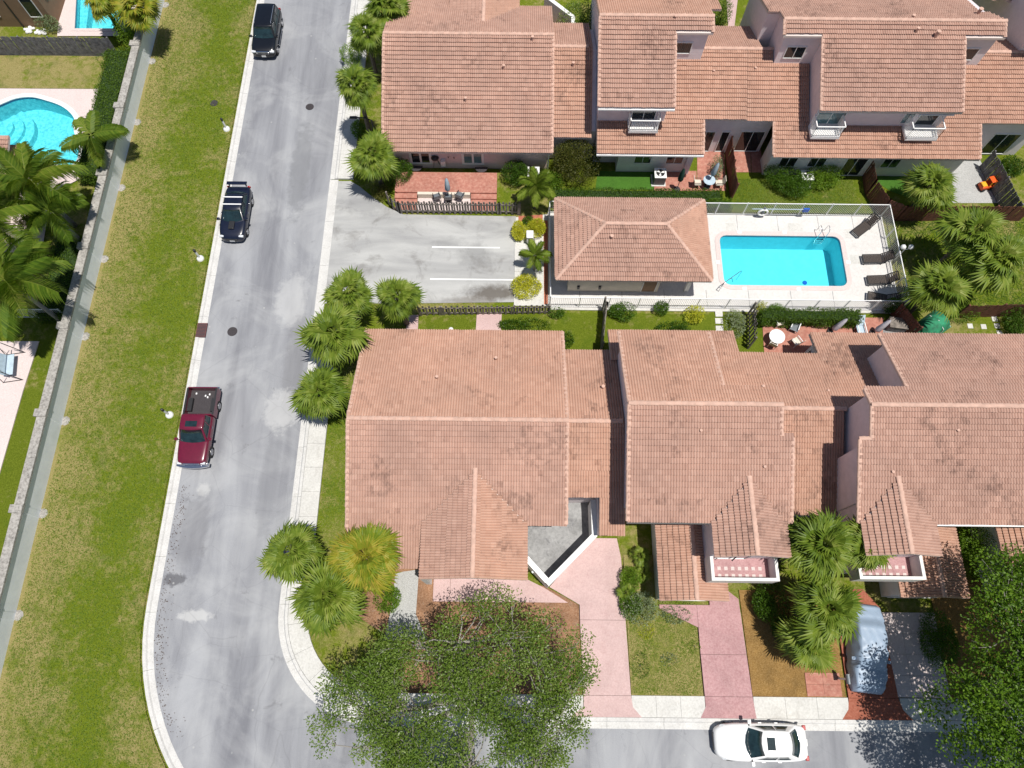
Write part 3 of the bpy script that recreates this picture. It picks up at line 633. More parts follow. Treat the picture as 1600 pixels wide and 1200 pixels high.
class House:
    def __init__(s, name, label, cat='house'):
        s.r = empty(name, (0, 0, 0), 0, label, cat)
    def slope(s, face, ref, zr, pitch, poly, mat='tile', th=.16, rakes=()):
        """roof plane facing N/S/E/W: height zr on the ridge line (y=ref or x=ref), falling with pitch"""
        dx, dy = DIRS[face]
        zf = (lambda x, y: zr - pitch * ((x - ref) * dx + (y - ref) * dy)) if True else None
        k = math.sqrt(1 + pitch * pitch)
        V = Vector((dx, dy, -pitch)) / k; U = Vector((-dy, dx, 0))
        if U.cross(V).z < 0: U = -U
        O = Vector((ref if dx else 0, ref if dy else 0, zr))
        uv = [((Vector((x, y, zf(x, y))) - O).dot(U), (Vector((x, y, zf(x, y))) - O).dot(V)) for x, y in poly]
        deck = MB().prism(poly, lambda x, y: zf(x, y) - th, lambda x, y: zf(x, y) - .004).build('roof', 'fascia', s.r)
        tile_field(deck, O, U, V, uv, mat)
        for (a, b) in rakes:
            caps(deck, (a[0], a[1], zf(*a) + .03), (b[0], b[1], zf(*b) + .03), .85, 'rake_tile')
        return deck, zf
    def ridge(s, deck, A, B): caps(deck, A, B)
    def wall(s, poly, z0, z1, mat='stucco', name='wall'): return MB().prism(poly, z0, z1).build(name, mat, s.r)
    def profile(s, x0, x1, prof, mat='stucco', name='wall'):
        """wall block whose (y, z) profile follows the roof, between x0 and x1"""
        n = len(prof); m = MB()
        vs = [(x0, y, z) for y, z in prof] + [(x1, y, z) for y, z in prof]
        m.add(vs, [tuple(range(n))[::-1], tuple(range(n, 2 * n))] + [(i, (i + 1) % n, n + (i + 1) % n, n + i) for i in range(n)])
        return m.build(name, mat, s.r)
    def profile_y(s, y0, y1, prof, mat='stucco', name='wall'):
        n = len(prof); m = MB()
        vs = [(x, y0, z) for x, z in prof] + [(x, y1, z) for x, z in prof]
        m.add(vs, [tuple(range(n)), tuple(range(n, 2 * n))[::-1]] + [(n + i, n + (i + 1) % n, (i + 1) % n, i) for i in range(n)])
        return m.build(name, mat, s.r)
    def vent(s, x, y, z, r=.07, h=.4, mat='ridge'):
        t = MB(); t.tube([(x, y, z - .1), (x, y, z + h)], r, 8); t.tube([(x, y, z + h), (x, y, z + h + .04)], r * 1.3, 8)
        return t.build('vent_pipe', mat, s.r)
    def gutter(s, a, b, mat='white_metal'):
        return MB().bar(a, b, .11, .11).build('gutter', mat, s.r)
    def window(s, face, c, w, h, panes=2, glass='glass', frame='white', name='window', fr=.05):
        """framed opening proud of the wall; c = centre of its lower edge on the wall face"""
        dx, dy = DIRS[face]; ux, uy = -dy, dx; x, y, z = c
        def bx(u0, u1, z0, z1, d0, d1):
            xs = sorted((x + ux * u0 + dx * d0, x + ux * u1 + dx * d1)); ys = sorted((y + uy * u0 + dy * d0, y + uy * u1 + dy * d1))
            return (xs[0], xs[1], ys[0], ys[1], z + z0, z + z1)
        m = MB()
        m.box(*bx(-w / 2, w / 2, 0, fr, -.02, .05)); m.box(*bx(-w / 2, w / 2, h - fr, h, -.02, .05))
        m.box(*bx(-w / 2, -w / 2 + fr, fr, h - fr, -.02, .05)); m.box(*bx(w / 2 - fr, w / 2, fr, h - fr, -.02, .05))
        pw = (w - 2 * fr) / panes
        for i in range(1, panes): m.box(*bx(-w / 2 + fr + i * pw - fr * .4, -w / 2 + fr + i * pw + fr * .4, fr, h - fr, -.02, .045))
        f = m.build(name, frame, s.r)
        for i in range(panes):
            u0 = -w / 2 + fr + i * pw + (fr * .4 if i else 0); u1 = -w / 2 + fr + (i + 1) * pw - (fr * .4 if i < panes - 1 else 0)
            MB().box(*bx(u0, u1, fr, h - fr, .002, .018)).build('pane', glass, f)
        return f

# ---- corner house (single storey, big gable roof)
A = House('corner_house', 'single storey corner house with a broad tiled gable roof and front gable beside the bend', 'house')
pN, pS = .392, .388
dN, zN = A.slope('N', 11.62, 5.4, pN, rect(-8.9, 3.05, 11.62, 17.98), 'tile_bright', rakes=[((-8.85, 11.7), (-8.85, 17.95)), ((3.0, 11.7), (3.0, 17.95))])
dS, zS = A.slope('S', 11.62, 5.4, pS, [(-8.9, 11.62), (3.05, 11.62), (3.05, 6.38), (-4.7, 6.38), (-4.7, 4.08), (-8.9, 4.08)], 'tile', rakes=[((-8.85, 11.6), (-8.85, 4.12)), ((3.0, 11.6), (3.0, 6.4))])
A.ridge(dS, (-8.9, 11.62, 5.44), (3.05, 11.62, 5.44))
A.profile(-8.5, -4.5, [(4.7, -.1), (6.79, -.1), (6.79, 3.33), (4.7, 2.55)])
A.profile(-8.5, 2.8, [(6.8, -.1), (17.5, -.1), (17.5, 2.95), (11.62, 5.2), (6.8, 3.35)])
def vy(z): return 11.62 - (5.4 - z) / pS
gz, ge, gx = 4.37, 3.36, -1.93
gp = (gz - ge) / 2.8
dw, zw = A.slope('W', gx, gz + .11, gp, [(gx, 3.4), (gx, vy(gz)), (gx - 2.8, vy(ge)), (gx - 2.8, 3.4)], 'tile')
de, ze = A.slope('E', gx, gz + .11, gp, [(gx, 3.4), (gx, vy(gz)), (gx + 2.8, vy(ge)), (gx + 2.8, 3.4)], 'tile_bright')  # east slope in the brighter tile, sunlight put into its colour
A.ridge(de, (gx, 3.4, gz + .14), (gx, vy(gz) + .15, gz + .14))
A.profile_y(3.75, 7.5, [(-4.35, -.1), (.5, -.1), (.5, ge - .1), (gx, gz - .2), (-4.35, ge - .1)], 'stucco_white')
A.wall(rect(-4.75, -4.45, 3.42, 3.72), -.1, 3.25, 'stucco_white', 'column')
for (a, b, z) in ((775, 560, 4.0), (683, 590, 4.5), (727, 793, 4.2)): q = W(a, b, z); A.vent(q.x, q.y, zN(q.x, q.y) if q.y > 11.6 else zS(q.x, q.y), .07, .35)
A.window('S', (-7.2, 4.7, .9), 1.5, 1.2)
# link roof between the corner house and the tall unit
dN, zN = A.slope('N', 11.66, 5.2, .40, rect(3.06, 6.12, 11.66, 16.62), 'tile_bright')
dS, zS = A.slope('S', 11.66, 5.2, .40, [(3.06, 11.66), (6.12, 11.66), (6.25, 5.9), (4.82, 5.9), (4.82, 7.95), (3.06, 7.95)], 'tile_bright')
A.ridge(dS, (3.06, 11.66, 5.24), (6.0, 11.66, 5.24))
A.profile(2.82, 6.1, [(8.2, -.1), (16.2, -.1), (16.2, 3.15), (11.66, 5.0), (8.2, 3.6)])
A.wall(rect(4.84, 6.1, 6.3, 8.19), -.1, 2.8)
q = W(941, 608, 4.2); A.vent(q.x, q.y, zN(q.x, q.y), .08, .35)
q = W(833, 759, 4); A.vent(q.x, q.y, 3.9, .06, .12)
# courtyard wall
cw = empty('courtyard_wall', (0, 0, 0), 0, 'white angled courtyard wall enclosing the stained concrete entry', 'wall')
pts = [(4.68, 8.0), (4.70, 6.02), (2.1, 3.44), (.9, 4.72)]
for i in range(3):
    a, b = Vector(pts[i]), Vector(pts[i + 1]); d = (b - a).normalized(); n_ = Vector((-d.y, d.x)) * .12
    e0 = d * (.10 if i else 0); e1 = d * (.118 if i < 2 else 0)
    if i == 1: e0 = d * -.05; e1 = d * .118
    if i == 0: e1 = d * .05
    quad = [tuple(a + e0 + n_), tuple(b + e1 + n_), tuple(b + e1 - n_), tuple(a + e0 - n_)]
    MB().prism(quad, -.05, 1.9 - .004 * i).build('wall_section', 'stucco_white', cw)
    n2 = n_ * 1.25
    quad = [tuple(a + e0 + n2), tuple(b + e1 + n2), tuple(b + e1 - n2), tuple(a + e0 - n2)]
    MB().prism(quad, 1.9 - .006 * i, 2.0 - .006 * i).build('coping', 'white', cw)
l = empty('wall_lantern', (1.32, 4.1, 1.35), R(45), 'small white lantern fixed outside the courtyard wall', 'lantern')
MB().box(-.02, .02, -.12, .12, -.1, .1).build('bracket', 'white', l); MB().box(-.14, -.02, -.06, .06, -.14, .1).build('lamp_body', 'headlamp', l)

# ---- two storey units
def dormer(h, xr, zr, half, y_s, main_yr, main_zr, main_p, mat='tile', pitch=.44):
    ze_ = zr - pitch * half
    def vy(z): return main_yr - (main_zr - z) / main_p
    dw, _ = h.slope('W', xr, zr + .11, pitch, [(xr, y_s), (xr, vy(zr)), (xr - half, max(y_s + .2, vy(ze_))), (xr - half, y_s)], mat)
    de, _ = h.slope('E', xr, zr + .11, pitch, [(xr, y_s), (xr, vy(zr)), (xr + half, max(y_s + .2, vy(ze_))), (xr + half, y_s)], mat)
    h.ridge(de, (xr, y_s, zr + .14), (xr, vy(zr) + .15, zr + .14))
    h.profile_y(y_s + .25, vy(ze_) + 1.2, [(xr - half + .15, -.1), (xr + half - .15, -.1), (xr + half - .15, ze_ - .1), (xr, zr - .2), (xr - half + .15, ze_ - .1)], 'stucco')
    return ze_
def balcony_box(h, x0, x1, y0, y1, zt, zf):
    b = MB(); t = .16
    b.box(x0, x1, y0, y0 + t, zf - .2, zt); b.box(x0, x0 + t, y0 + t, y1, zf - .2, zt); b.box(x1 - t, x1, y0 + t, y1, zf - .2, zt)
    o = b.build('balcony', 'stucco_white', h.r)
    MB().box(x0 + t, x1 - t, y0 + t, y1, zf - .2, zf).build('balcony_floor', 'pink_drive', o)
    for i in range(int((x1 - x0 - .4) / .36)):
        for j in range(2):
            MB().box(x0 + .25 + i * .36, x0 + .43 + i * .36, y0 + .25 + j * .38, y0 + .43 + j * .38, zf + .002, zf + .012).build('floor_tile', 'pale_pink', o)
    return o
def garage(h, x0, xr, x1, y0, y1, zr, ze_, mat='tile_bright'):
    p1_, p2_ = (zr - ze_) / (xr - x0), (zr - ze_) / (x1 - xr)
    dw, _ = h.slope('W', xr, zr, p1_, rect(x0, xr, y0, y1), mat); de, _ = h.slope('E', xr, zr, p2_, rect(xr, x1, y0, y1), mat)
    h.ridge(de, (xr, y0, zr + .03), (xr, y1, zr + .03))
    h.profile_y(y0 + .22, y1, [(x0 + .25, -.1), (x1 - .25, -.1), (x1 - .25, ze_ - .05), (xr, zr - .2), (x0 + .25, ze_ - .05)], 'stucco_white')
    d = h.window('S', ((x0 + x1) / 2, y0 + .22, .1), (x1 - x0) - 1.0, 2.1, 1, 'white', 'stucco_white', 'garage_door')
B = House('townhouse', 'two storey townhouse beside the corner house with a balcony dormer above the rose driveway', 'house')
mp = .39
dS, zS = B.slope('S', 11.75, 8.0, mp, [(5.9, 11.75), (13.72, 11.75), (13.72, 10.25), (14.3, 10.25), (14.3, 6.15), (5.9, 6.15)], 'tile', rakes=[((5.95, 11.7), (5.95, 6.2)), ((13.67, 11.7), (13.67, 10.3)), ((14.25, 10.2), (14.25, 6.2))])
dN, zN = B.slope('N', 11.75, 8.0, .434, [(5.9, 11.75), (5.9, 16.7), (11.0, 16.7), (11.0, 12.75), (13.72, 12.75), (13.72, 11.75)], 'tile_bright', rakes=[((5.95, 11.8), (5.95, 16.65)), ((10.95, 12.8), (10.95, 16.65))])
B.ridge(dS, (5.9, 11.75, 8.04), (13.72, 11.75, 8.04))
B.profile(6.15, 13.45, [(7.25, -.1), (12.5, -.1), (12.5, 7.4), (11.75, 7.8), (7.25, 6.05)])
B.profile(6.15, 10.75, [(12.51, -.1), (16.1, -.1), (16.1, 5.9), (12.51, 7.4)])
B.profile(13.455, 14.05, [(7.25, -.1), (10.0, -.1), (10.0, 7.1), (7.25, 6.05)])
B.gutter((5.9, 6.1, 5.72), (10.1, 6.1, 5.72), 'black_metal')
for (a, b, z) in ((1191, 605, 7.5), (1089, 680, 6.8), (1187, 735, 6.2)): q = W(a, b, z); B.vent(q.x, q.y, zN(q.x, q.y) if q.y > 11.75 else zS(q.x, q.y), .06, .16)
ez = dormer(B, 12.07, 6.6, 1.85, 4.4, 11.75, 8.0, mp)
balcony_box(B, 10.34, 13.82, 3.4, 4.645, 4.5, 3.5)
B.window('S', (11.6, 4.645, 3.55), 1.7, 1.7, 2, 'glass_teal', 'white', 'sliding_door')
MB().tube([(11.2, 4.3, 5.3), (11.55, 4.62, 5.5)], .035, 6).build('antenna', 'black_metal', B.r)
B.wall(rect(10.4, 13.7, 4.2, 4.64), -.1, 3.28, 'stucco_white')
B.window('S', (12.6, 4.2, .1), 1.0, 2.1, 1, 'white', 'stucco_white', 'front_door')
garage(B, 8.02, 9.78, 11.6, 2.5, 7.24, 3.4, 2.62)
# lower roofs of the tall unit: garden side skirt and the link
def lower_N(h, x0, x1, poly, mat='tile_bright'):
    return h.slope('N', 12.52, 5.14, .402, poly, mat)
d1, z1 = lower_N(B, 5.75, 15.6, [(5.75, 15.9), (5.75, 18.1), (13.35, 18.1), (13.35, 16.3), (15.6, 16.3), (15.6, 12.52), (11.05, 12.52), (11.05, 15.9)])
d2, z2 = B.slope('S', 12.52, 5.14, .39, rect(13.46, 15.6, 7.1, 12.52), 'tile_bright')
B.ridge(d2, (13.7, 12.52, 5.18), (15.6, 12.52, 5.18))
B.wall(rect(10.76, 15.59, 12.51, 15.9), -.1, 3.5); B.wall(rect(14.06, 15.59, 7.5, 12.5), -.1, 2.9); B.wall(rect(6.2, 13.0, 16.11, 17.6), -.1, 2.85)
B.gutter((13.4, 16.38, 3.5), (15.6, 16.38, 3.5))
q = W(1297, 608, 5); B.vent(q.x, q.y, z1(q.x, q.y), .06, .14)

Cc = House('townhouse', 'wide two storey townhouse with a stepped wall behind the car cover and leafy tree', 'house')
dS, zS = Cc.slope('S', 11.8, 8.0, .393, [(18.2, 11.8), (34, 11.8), (34, 6.2), (17.62, 6.2), (17.62, 10.2), (18.2, 10.2)], 'tile', rakes=[((18.25, 11.75), (18.25, 10.25)), ((17.67, 10.15), (17.67, 6.25))])
caps(dS, (17.62, 10.2, zS(17.7, 10.2) + .02), (18.2, 10.2, zS(18, 10.2) + .02), .85, 'rake_tile')
dN, zN = Cc.slope('N', 11.8, 8.0, .434, [(18.2, 11.8), (18.2, 12.8), (20.45, 12.8), (20.45, 16.7), (34, 16.7), (34, 11.8)], 'tile', rakes=[((18.25, 11.85), (18.25, 12.75)), ((20.5, 12.8), (20.5, 16.65))])
Cc.ridge(dS, (18.2, 11.8, 8.04), (34, 11.8, 8.04))
Cc.profile(18.42, 34, [(7.25, -.1), (12.55, -.1), (12.55, 7.4), (11.8, 7.8), (7.25, 6.05)])
Cc.profile(20.7, 34, [(12.56, -.1), (16.1, -.1), (16.1, 5.9), (12.56, 7.4)])
Cc.profile(17.85, 18.415, [(7.25, -.1), (9.95, -.1), (9.95, 7.1), (7.25, 6.05)])
for (a, b, z) in ((1482, 680, 6.8), (1385, 742, 6.2)): q = W(a, b, z); Cc.vent(q.x, q.y, zS(q.x, q.y), .06, .14)
dormer(Cc, 19.62, 6.6, 1.85, 4.55, 11.8, 8.0, .393)
balcony_box(Cc, 17.95, 21.35, 3.55, 4.79, 4.5, 3.5)
Cc.window('S', (19.2, 4.79, 3.55), 1.7, 1.7, 2, 'glass_teal', 'white', 'sliding_door')
Cc.wall(rect(18.0, 21.2, 4.3, 4.78), -.1, 3.28, 'stucco_white')
Cc.window('S', (19.4, 4.3, .1), 1.0, 2.1, 1, 'white', 'stucco_white', 'front_door')
garage(Cc, 20.9, 22.75, 24.45, 2.78, 7.24, 3.4, 2.62)
garage(Cc, 26.8, 28.6, 30.4, 2.78, 7.24, 3.4, 2.62)
Cc.gutter((21.5, 6.14, 5.74), (34, 6.14, 5.74))
d1, z1 = lower_N(Cc, 15.6, 34, [(15.61, 12.52), (15.61, 16.3), (17.95, 16.3), (17.95, 18.05), (34, 18.05), (34, 15.9), (20.72, 15.9), (20.72, 12.52)])
d2, z2 = Cc.slope('S', 12.52, 5.14, .39, rect(15.61, 18.2, 7.1, 12.52), 'tile_bright')
Cc.ridge(d2, (15.61, 12.52, 5.18), (18.3, 12.52, 5.18))
Cc.wall(rect(15.61, 20.6, 12.57, 15.9), -.1, 3.5); Cc.wall(rect(15.61, 17.84, 7.5, 12.5), -.1, 2.9); Cc.wall(rect(18.3, 34, 16.11, 17.6), -.1, 2.85)
Cc.window('W', (18.3, 16.9, .15), 1.0, 2.0, 1, 'glass', 'white', 'side_door')

# ---- back row
D = House('end_house', 'single storey end house with a wide tiled roof above the red terrace', 'house')
dp = .378
dS, zS = D.slope('S', 38.87, 5.4, dp, rect(-8.95, 2.58, 31.4, 38.87), 'tile', rakes=[((-8.9, 38.8), (-8.9, 31.45)), ((2.53, 38.8), (2.53, 31.45))])
dN, zN = D.slope('N', 38.87, 5.4, dp, [(-8.95, 38.87), (2.58, 38.87), (2.58, 43.0), (-1.0, 43.0), (-4.0, 44.2), (-8.95, 44.2)], 'tile')
D.ridge(dS, (-8.95, 38.87, 5.44), (2.58, 38.87, 5.44))
def vyn(z): return 38.87 + (5.4 - z) / dp
gx, gz, half, gpit = -2.25, 4.75, 2.45, .36
for f, s_ in (('W', -1), ('E', 1)):
    dd, _ = D.slope(f, gx, gz, gpit, [(gx, vyn(gz)), (gx, 49), (gx + s_ * half, 49), (gx + s_ * half, vyn(gz - half * gpit))], 'tile_bright' if f == 'E' else 'tile')  # brighter tile on the east side puts the light into the colour
D.ridge(dd, (gx, vyn(gz) - .1, gz + .03), (gx, 49, gz + .03))
D.profile(-8.55, 2.3, [(32.1, -.1), (43.6, -.1), (43.6, 3.4), (38.87, 5.2), (32.1, 2.66)], 'stucco_pink')
D.profile_y(43.7, 48.7, [(gx - half + .3, -.1), (gx + half - .3, -.1), (gx + half - .3, 3.7), (gx, 4.5), (gx - half + .3, 3.7)])
for (x, fr) in ((-6.55, 'white'), (-2.9, 'white')): D.window('S', (x, 32.1, .43), 1.55, 2.05, 2, 'glass' if x < -5 else 'glass_teal', fr, 'french_door', .17)
for (x, z) in ((-4.6, 1.2), (-4.2, 1.15)): MB().tube([(x, 32.06, z), (x, 31.98, z + .04), (x, 31.95, z + .2)], .03, 6).build('wall_hook', 'black_metal', D.r)
for (a, b, z) in ((727, 152, 4.2), (832, 65, 5.2), (787, 108, 4.6)): q = W(a, b, z); D.vent(q.x, q.y, zS(q.x, q.y), .08, .36)
MB().tube([(2.35, 31.5, 2.6), (2.35, 31.95, .1)], .05, 6).build('downpipe', 'white', D.r)
dS, zS = D.slope('S', 38.15, 5.1, .40, rect(2.59, 5.2, 32.5, 38.15), 'tile_bright')
dN, zN = D.slope('N', 38.15, 5.1, .40, rect(2.59, 5.2, 38.15, 41.6), 'tile')
D.ridge(dS, (2.59, 38.15, 5.14), (4.9, 38.15, 5.14))
D.profile(2.31, 5.5, [(33.0, -.1), (41.3, -.1), (41.3, 3.6), (38.15, 4.9), (33.0, 2.9)])
q = W(895, 108, 4.4); D.vent(q.x, q.y, zS(q.x, q.y), .08, .36)
pw = empty('parapet_wall', (0, 0, 0), 0, 'white angled parapet behind the end house roof', 'wall')
for a, b in (((4.2, 41.0), (4.2, 43.6)), ((4.2, 43.6), (2.2, 45.6)), ((4.2, 41.0), (2.7, 41.05))):
    MB().bar((*a, 1.3), (*b, 1.3), .28, 2.7).build('wall_section', 'white', pw)
sheet('patio', [[(2.6, 41.1), (4.15, 41.1), (4.15, 43.6), (2.2, 45.6), (-.2, 45.6), (.2, 43.2), (2.6, 43.0)]], .3, 'leaf_litter', label='leaf strewn court behind the parapet')

def lower_S(h, poly, mat='tile'):
    return h.slope('S', 37.75, 5.45, .384, poly, mat)
def juliet(h, xc, y, z, w=1.7, d=.95, solid=False, parent=None):
    """white railed balcony on the skirt roof"""
    m = MB(); m.box(xc - w / 2, xc + w / 2, y - d, y, z - .14, z)
    o = m.build('balcony', 'white', h.r); rl = MB()
    zt = z + 1.0
    for a, b in (((xc - w / 2 + .03, y), (xc - w / 2 + .03, y - d + .03)), ((xc - w / 2 + .03, y - d + .03), (xc + w / 2 - .03, y - d + .03)), ((xc + w / 2 - .03, y - d + .03), (xc + w / 2 - .03, y))):
        rl.bar((*a, zt), (*b, zt), .07, .05); rl.bar((*a, z + .1), (*b, z + .1), .05, .04)
        L = math.dist(a, b); n = int(L / .11)
        for i in range(n + 1):
            f = i / n; p = (a[0] + f * (b[0] - a[0]), a[1] + f * (b[1] - a[1])); rl.bar((*p, z), (*p, zt - .02), .028)
    rl.build('railing', 'white_metal', o, kind='stuff')
    return o
E_ = House('townhouse', 'narrow two storey townhouse with a central white railed balcony over a skirt roof', 'house')
ep = .40
dS, zS = E_.slope('S', 37.78, 8.0, ep, [(5.3, 37.78), (12.58, 37.78), (12.58, 36.8), (10.2, 36.8), (10.2, 32.4), (5.3, 32.4)], 'tile', rakes=[((5.35, 37.7), (5.35, 32.45)), ((10.15, 36.75), (10.15, 32.45)), ((12.53, 37.7), (12.53, 36.85))])
dN, zN = E_.slope('N', 37.78, 8.0, ep, [(5.3, 37.78), (12.58, 37.78), (12.58, 38.9), (13.3, 38.9), (13.3, 45), (5.3, 45)], 'tile_bright')
E_.ridge(dS, (5.3, 37.78, 8.04), (12.58, 37.78, 8.04))
E_.profile(5.52, 9.95, [(33.15, -.1), (36.99, -.1), (36.99, 7.55), (33.15, 6.0)])
E_.profile(5.52, 12.35, [(37.0, -.1), (44.5, -.1), (44.5, 5.2), (37.78, 7.8), (37.0, 7.5)])
E_.gutter((5.3, 32.34, 5.72), (10.2, 32.34, 5.72), 'white_metal')
E_.window('S', (8.5, 33.15, 3.95), 1.6, 2.0, 2, 'glass', 'white', 'sliding_door')
E_.window('S', (10.95, 37.0, 5.75), 1.15, .95, 1, 'glass', 'white')
juliet(E_, 8.5, 33.1, 3.9, 1.95, .95)
q = W(1055, 28, 8); E_.vent(q.x, q.y, 7.8, .08, .35)
dL, zL = lower_S(E_, [(5.5, 33.6), (5.5, 31.15), (12.68, 31.15), (12.68, 33.35), (15.5, 33.35), (15.5, 37.75), (9.96, 37.75), (9.96, 33.6)], 'tile_bright')
dL2, _ = E_.slope('N', 37.75, 5.45, .40, rect(12.36, 15.5, 37.75, 41), 'tile')
E_.ridge(dL, (12.6, 37.75, 5.49), (15.5, 37.75, 5.49))
caps(dL, (12.63, 33.3, zL(12.6, 33.3) + .02), (12.63, 31.2, zL(12.6, 31.2) + .02), .85, 'rake_tile')
E_.gutter((5.5, 31.09, 2.83), (12.68, 31.09, 2.83))
E_.wall(rect(7.2, 11.9, 31.9, 33.14), -.1, 3.0, 'stucco_white'); E_.wall(rect(9.97, 15.49, 33.7, 36.99), -.1, 3.62); E_.wall(rect(5.6, 7.19, 32.7, 33.14), -.1, 3.0, 'stucco')
E_.wall(rect(11.91, 12.3, 31.7, 33.69), -.1, 2.95, 'stucco')
E_.window('S', (8.9, 31.9, 1.0), 1.2, 1.0, 2); E_.window('S', (11.1, 31.9, 1.0), 1.2, 1.0, 2)
E_.window('S', (13.3, 33.7, .1), 1.3, 2.1, 2, 'glass', 'white', 'sliding_door')
E_.window('S', (15.0 - .35, 33.7, .1), .6, 2.1, 1, 'glass', 'white', 'side_door')
for (a, b) in ((1113, 118), (1177, 115)): q = W(a, b, 4.6); E_.vent(q.x, q.y, zL(q.x, q.y), .06, .14)
F_ = House('townhouse', 'broad two storey townhouse with two white balconies over a long skirt roof', 'house')
dS, zS = F_.slope('S', 37.62, 8.0, .41, [(17.0, 37.62), (31.1, 37.62), (31.1, 36.65), (28.55, 36.65), (28.55, 32.3), (19.45, 32.3), (19.45, 36.65), (17.0, 36.65)], 'tile', rakes=[((17.05, 37.6), (17.05, 36.7)), ((19.5, 36.6), (19.5, 32.35)), ((28.5, 36.6), (28.5, 32.35)), ((31.05, 37.6), (31.05, 36.7))])
dN, zN = F_.slope('N', 37.62, 8.0, .40, [(17.0, 37.62), (31.1, 37.62), (30.6, 38.6), (30.0, 38.6), (30.0, 44), (16.3, 44), (16.3, 38.8), (17.0, 38.8)], 'tile')
F_.ridge(dS, (17.0, 37.62, 8.04), (31.1, 37.62, 8.04))
F_.profile(19.7, 28.3, [(33.0, -.1), (36.84, -.1), (36.84, 7.45), (33.0, 5.95)], 'stucco')
F_.profile(17.25, 30.8, [(36.85, -.1), (43, -.1), (43, 5.6), (37.62, 7.8), (36.85, 7.45)])
F_.profile(16.4, 17.24, [(38.9, -.1), (43, -.1), (43, 5.6), (38.9, 7.25)])
for xc in (21.3, 27.5):
    m = MB(); 
    f, _ = F_.slope('E', xc + 4.2, 6.9, .4, rect(xc + 4.2, xc + 6.2, 41.5, 48), 'tile'); f, _ = F_.slope('W', xc + 4.2, 6.9, .4, rect(xc + 2.2, xc + 4.2, 41.5, 48), 'tile'); F_.ridge(f, (xc + 4.2, 40.6, 6.93), (xc + 4.2, 48, 6.93))
F_.window('S', (20.75, 33.0, 3.85), 1.9, 2.0, 2, 'glass_teal', 'white', 'sliding_door')
F_.window('S', (27.15, 33.0, 3.85), 1.3, 2.0, 1, 'glass', 'white', 'balcony_door')
F_.window('S', (25.85, 33.0, 4.0), .7, 1.7, 1, 'glass_teal', 'white')
b1 = juliet(F_, 20.55, 32.95, 3.8, 1.9, 1.05); b2 = juliet(F_, 26.9, 32.95, 3.8, 2.1, 1.1)
MB().add([(25.9, 33.02, 5.75), (28.2, 33.02, 5.75), (28.2, 32.35, 5.5), (25.9, 32.35, 5.5), (25.9, 33.02, 5.71), (28.2, 33.02, 5.71), (28.2, 32.35, 5.46), (25.9, 32.35, 5.46)], [(3, 2, 1, 0), (4, 5, 6, 7), (0, 1, 5, 4), (2, 3, 7, 6), (1, 2, 6, 5), (3, 0, 4, 7)]).build('awning', 'white', F_.r)
F_.window('S', (18.3, 36.85, 5.6), 1.3, 1.0, 2); F_.window('S', (29.6, 36.85, 5.6), 1.2, 1.0, 1)
for (a, b) in ((1427, 26), (1466, 51), (1434, 46), (1532, 16)):
    q = W(a, b, 8); F_.vent(q.x, q.y, 7.75, .11 if a > 1440 else .08, .35)
dL, zL = lower_S(F_, [(15.51, 37.75), (15.51, 33.4), (17.3, 33.4), (17.3, 31.12), (31.2, 31.02), (31.2, 33.3), (36, 33.3), (36, 37.7), (28.35, 37.7), (28.35, 33.5), (19.65, 33.5), (19.65, 36.9), (17.2, 36.9), (17.2, 37.75)], 'tile_bright')
F_.ridge(dL, (15.51, 37.75, 5.49), (17.4, 37.75, 5.49)); F_.ridge(dL, (30.9, 37.7, 5.49), (36, 37.7, 5.49))
dL2, _ = F_.slope('N', 37.75, 5.45, .40, rect(15.51, 16.5, 37.75, 41), 'tile'); dL3, _ = F_.slope('N', 37.7, 5.45, .40, rect(30.82, 36, 37.7, 40), 'tile')
caps(dL, (17.35, 33.3, zL(17, 33.3) + .02), (17.35, 31.2, zL(17, 31.2) + .02), .85, 'rake_tile'); caps(dL, (31.15, 33.3, zL(17, 33.3) + .02), (31.15, 31.1, zL(17, 31.1) + .02), .85, 'rake_tile')
F_.wall(rect(17.6, 30.9, 31.75, 32.99), -.1, 2.95, 'stucco_white'); F_.wall(rect(15.5, 17.59, 33.75, 36.8), -.1, 3.6); F_.wall(rect(30.91, 36, 33.75, 36.8), -.1, 3.5)
for x in (18.9, 20.9, 26.0): F_.window('S', (x, 31.75, 1.0), 1.2, 1.0, 2)
F_.window('S', (16.55, 33.75, .1), 1.7, 2.1, 2, 'glass', 'white', 'sliding_door'); F_.window('S', (23.6, 31.75, .1), 1.5, 2.1, 2, 'glass', 'white', 'sliding_door')
F_.window('S', (34.2, 33.75, .1), 1.9, 2.1, 2, 'glass', 'white', 'sliding_door'); F_.window('S', (31.5, 33.75, .8), .7, 1.2, 1, 'glass', 'white')
MB().tube([W(1210, 188, 3.75), W(1222, 201, 3.4), W(1240, 204, 3.35), W(1260, 200, 3.45), W(1277, 190, 3.8)], .025, 5).build('hose', 'white', F_.r)
Hh = House('townhouse', 'purple shaded two storey wall of the neighbouring townhouse past the broad one', 'house')
Hh.profile(33.6, 42, [(37.75, -.1), (46, -.1), (46, 6.0), (41, 8.0), (37.75, 7.0)])
dS, _ = Hh.slope('S', 41.5, 8.4, .40, rect(33.3, 42, 37.2, 41.5), 'tile'); dN, _ = Hh.slope('N', 41.5, 8.4, .40, rect(33.3, 42, 41.5, 46), 'tile')
Hh.ridge(dS, (33.3, 41.5, 8.44), (42, 41.5, 8.44))

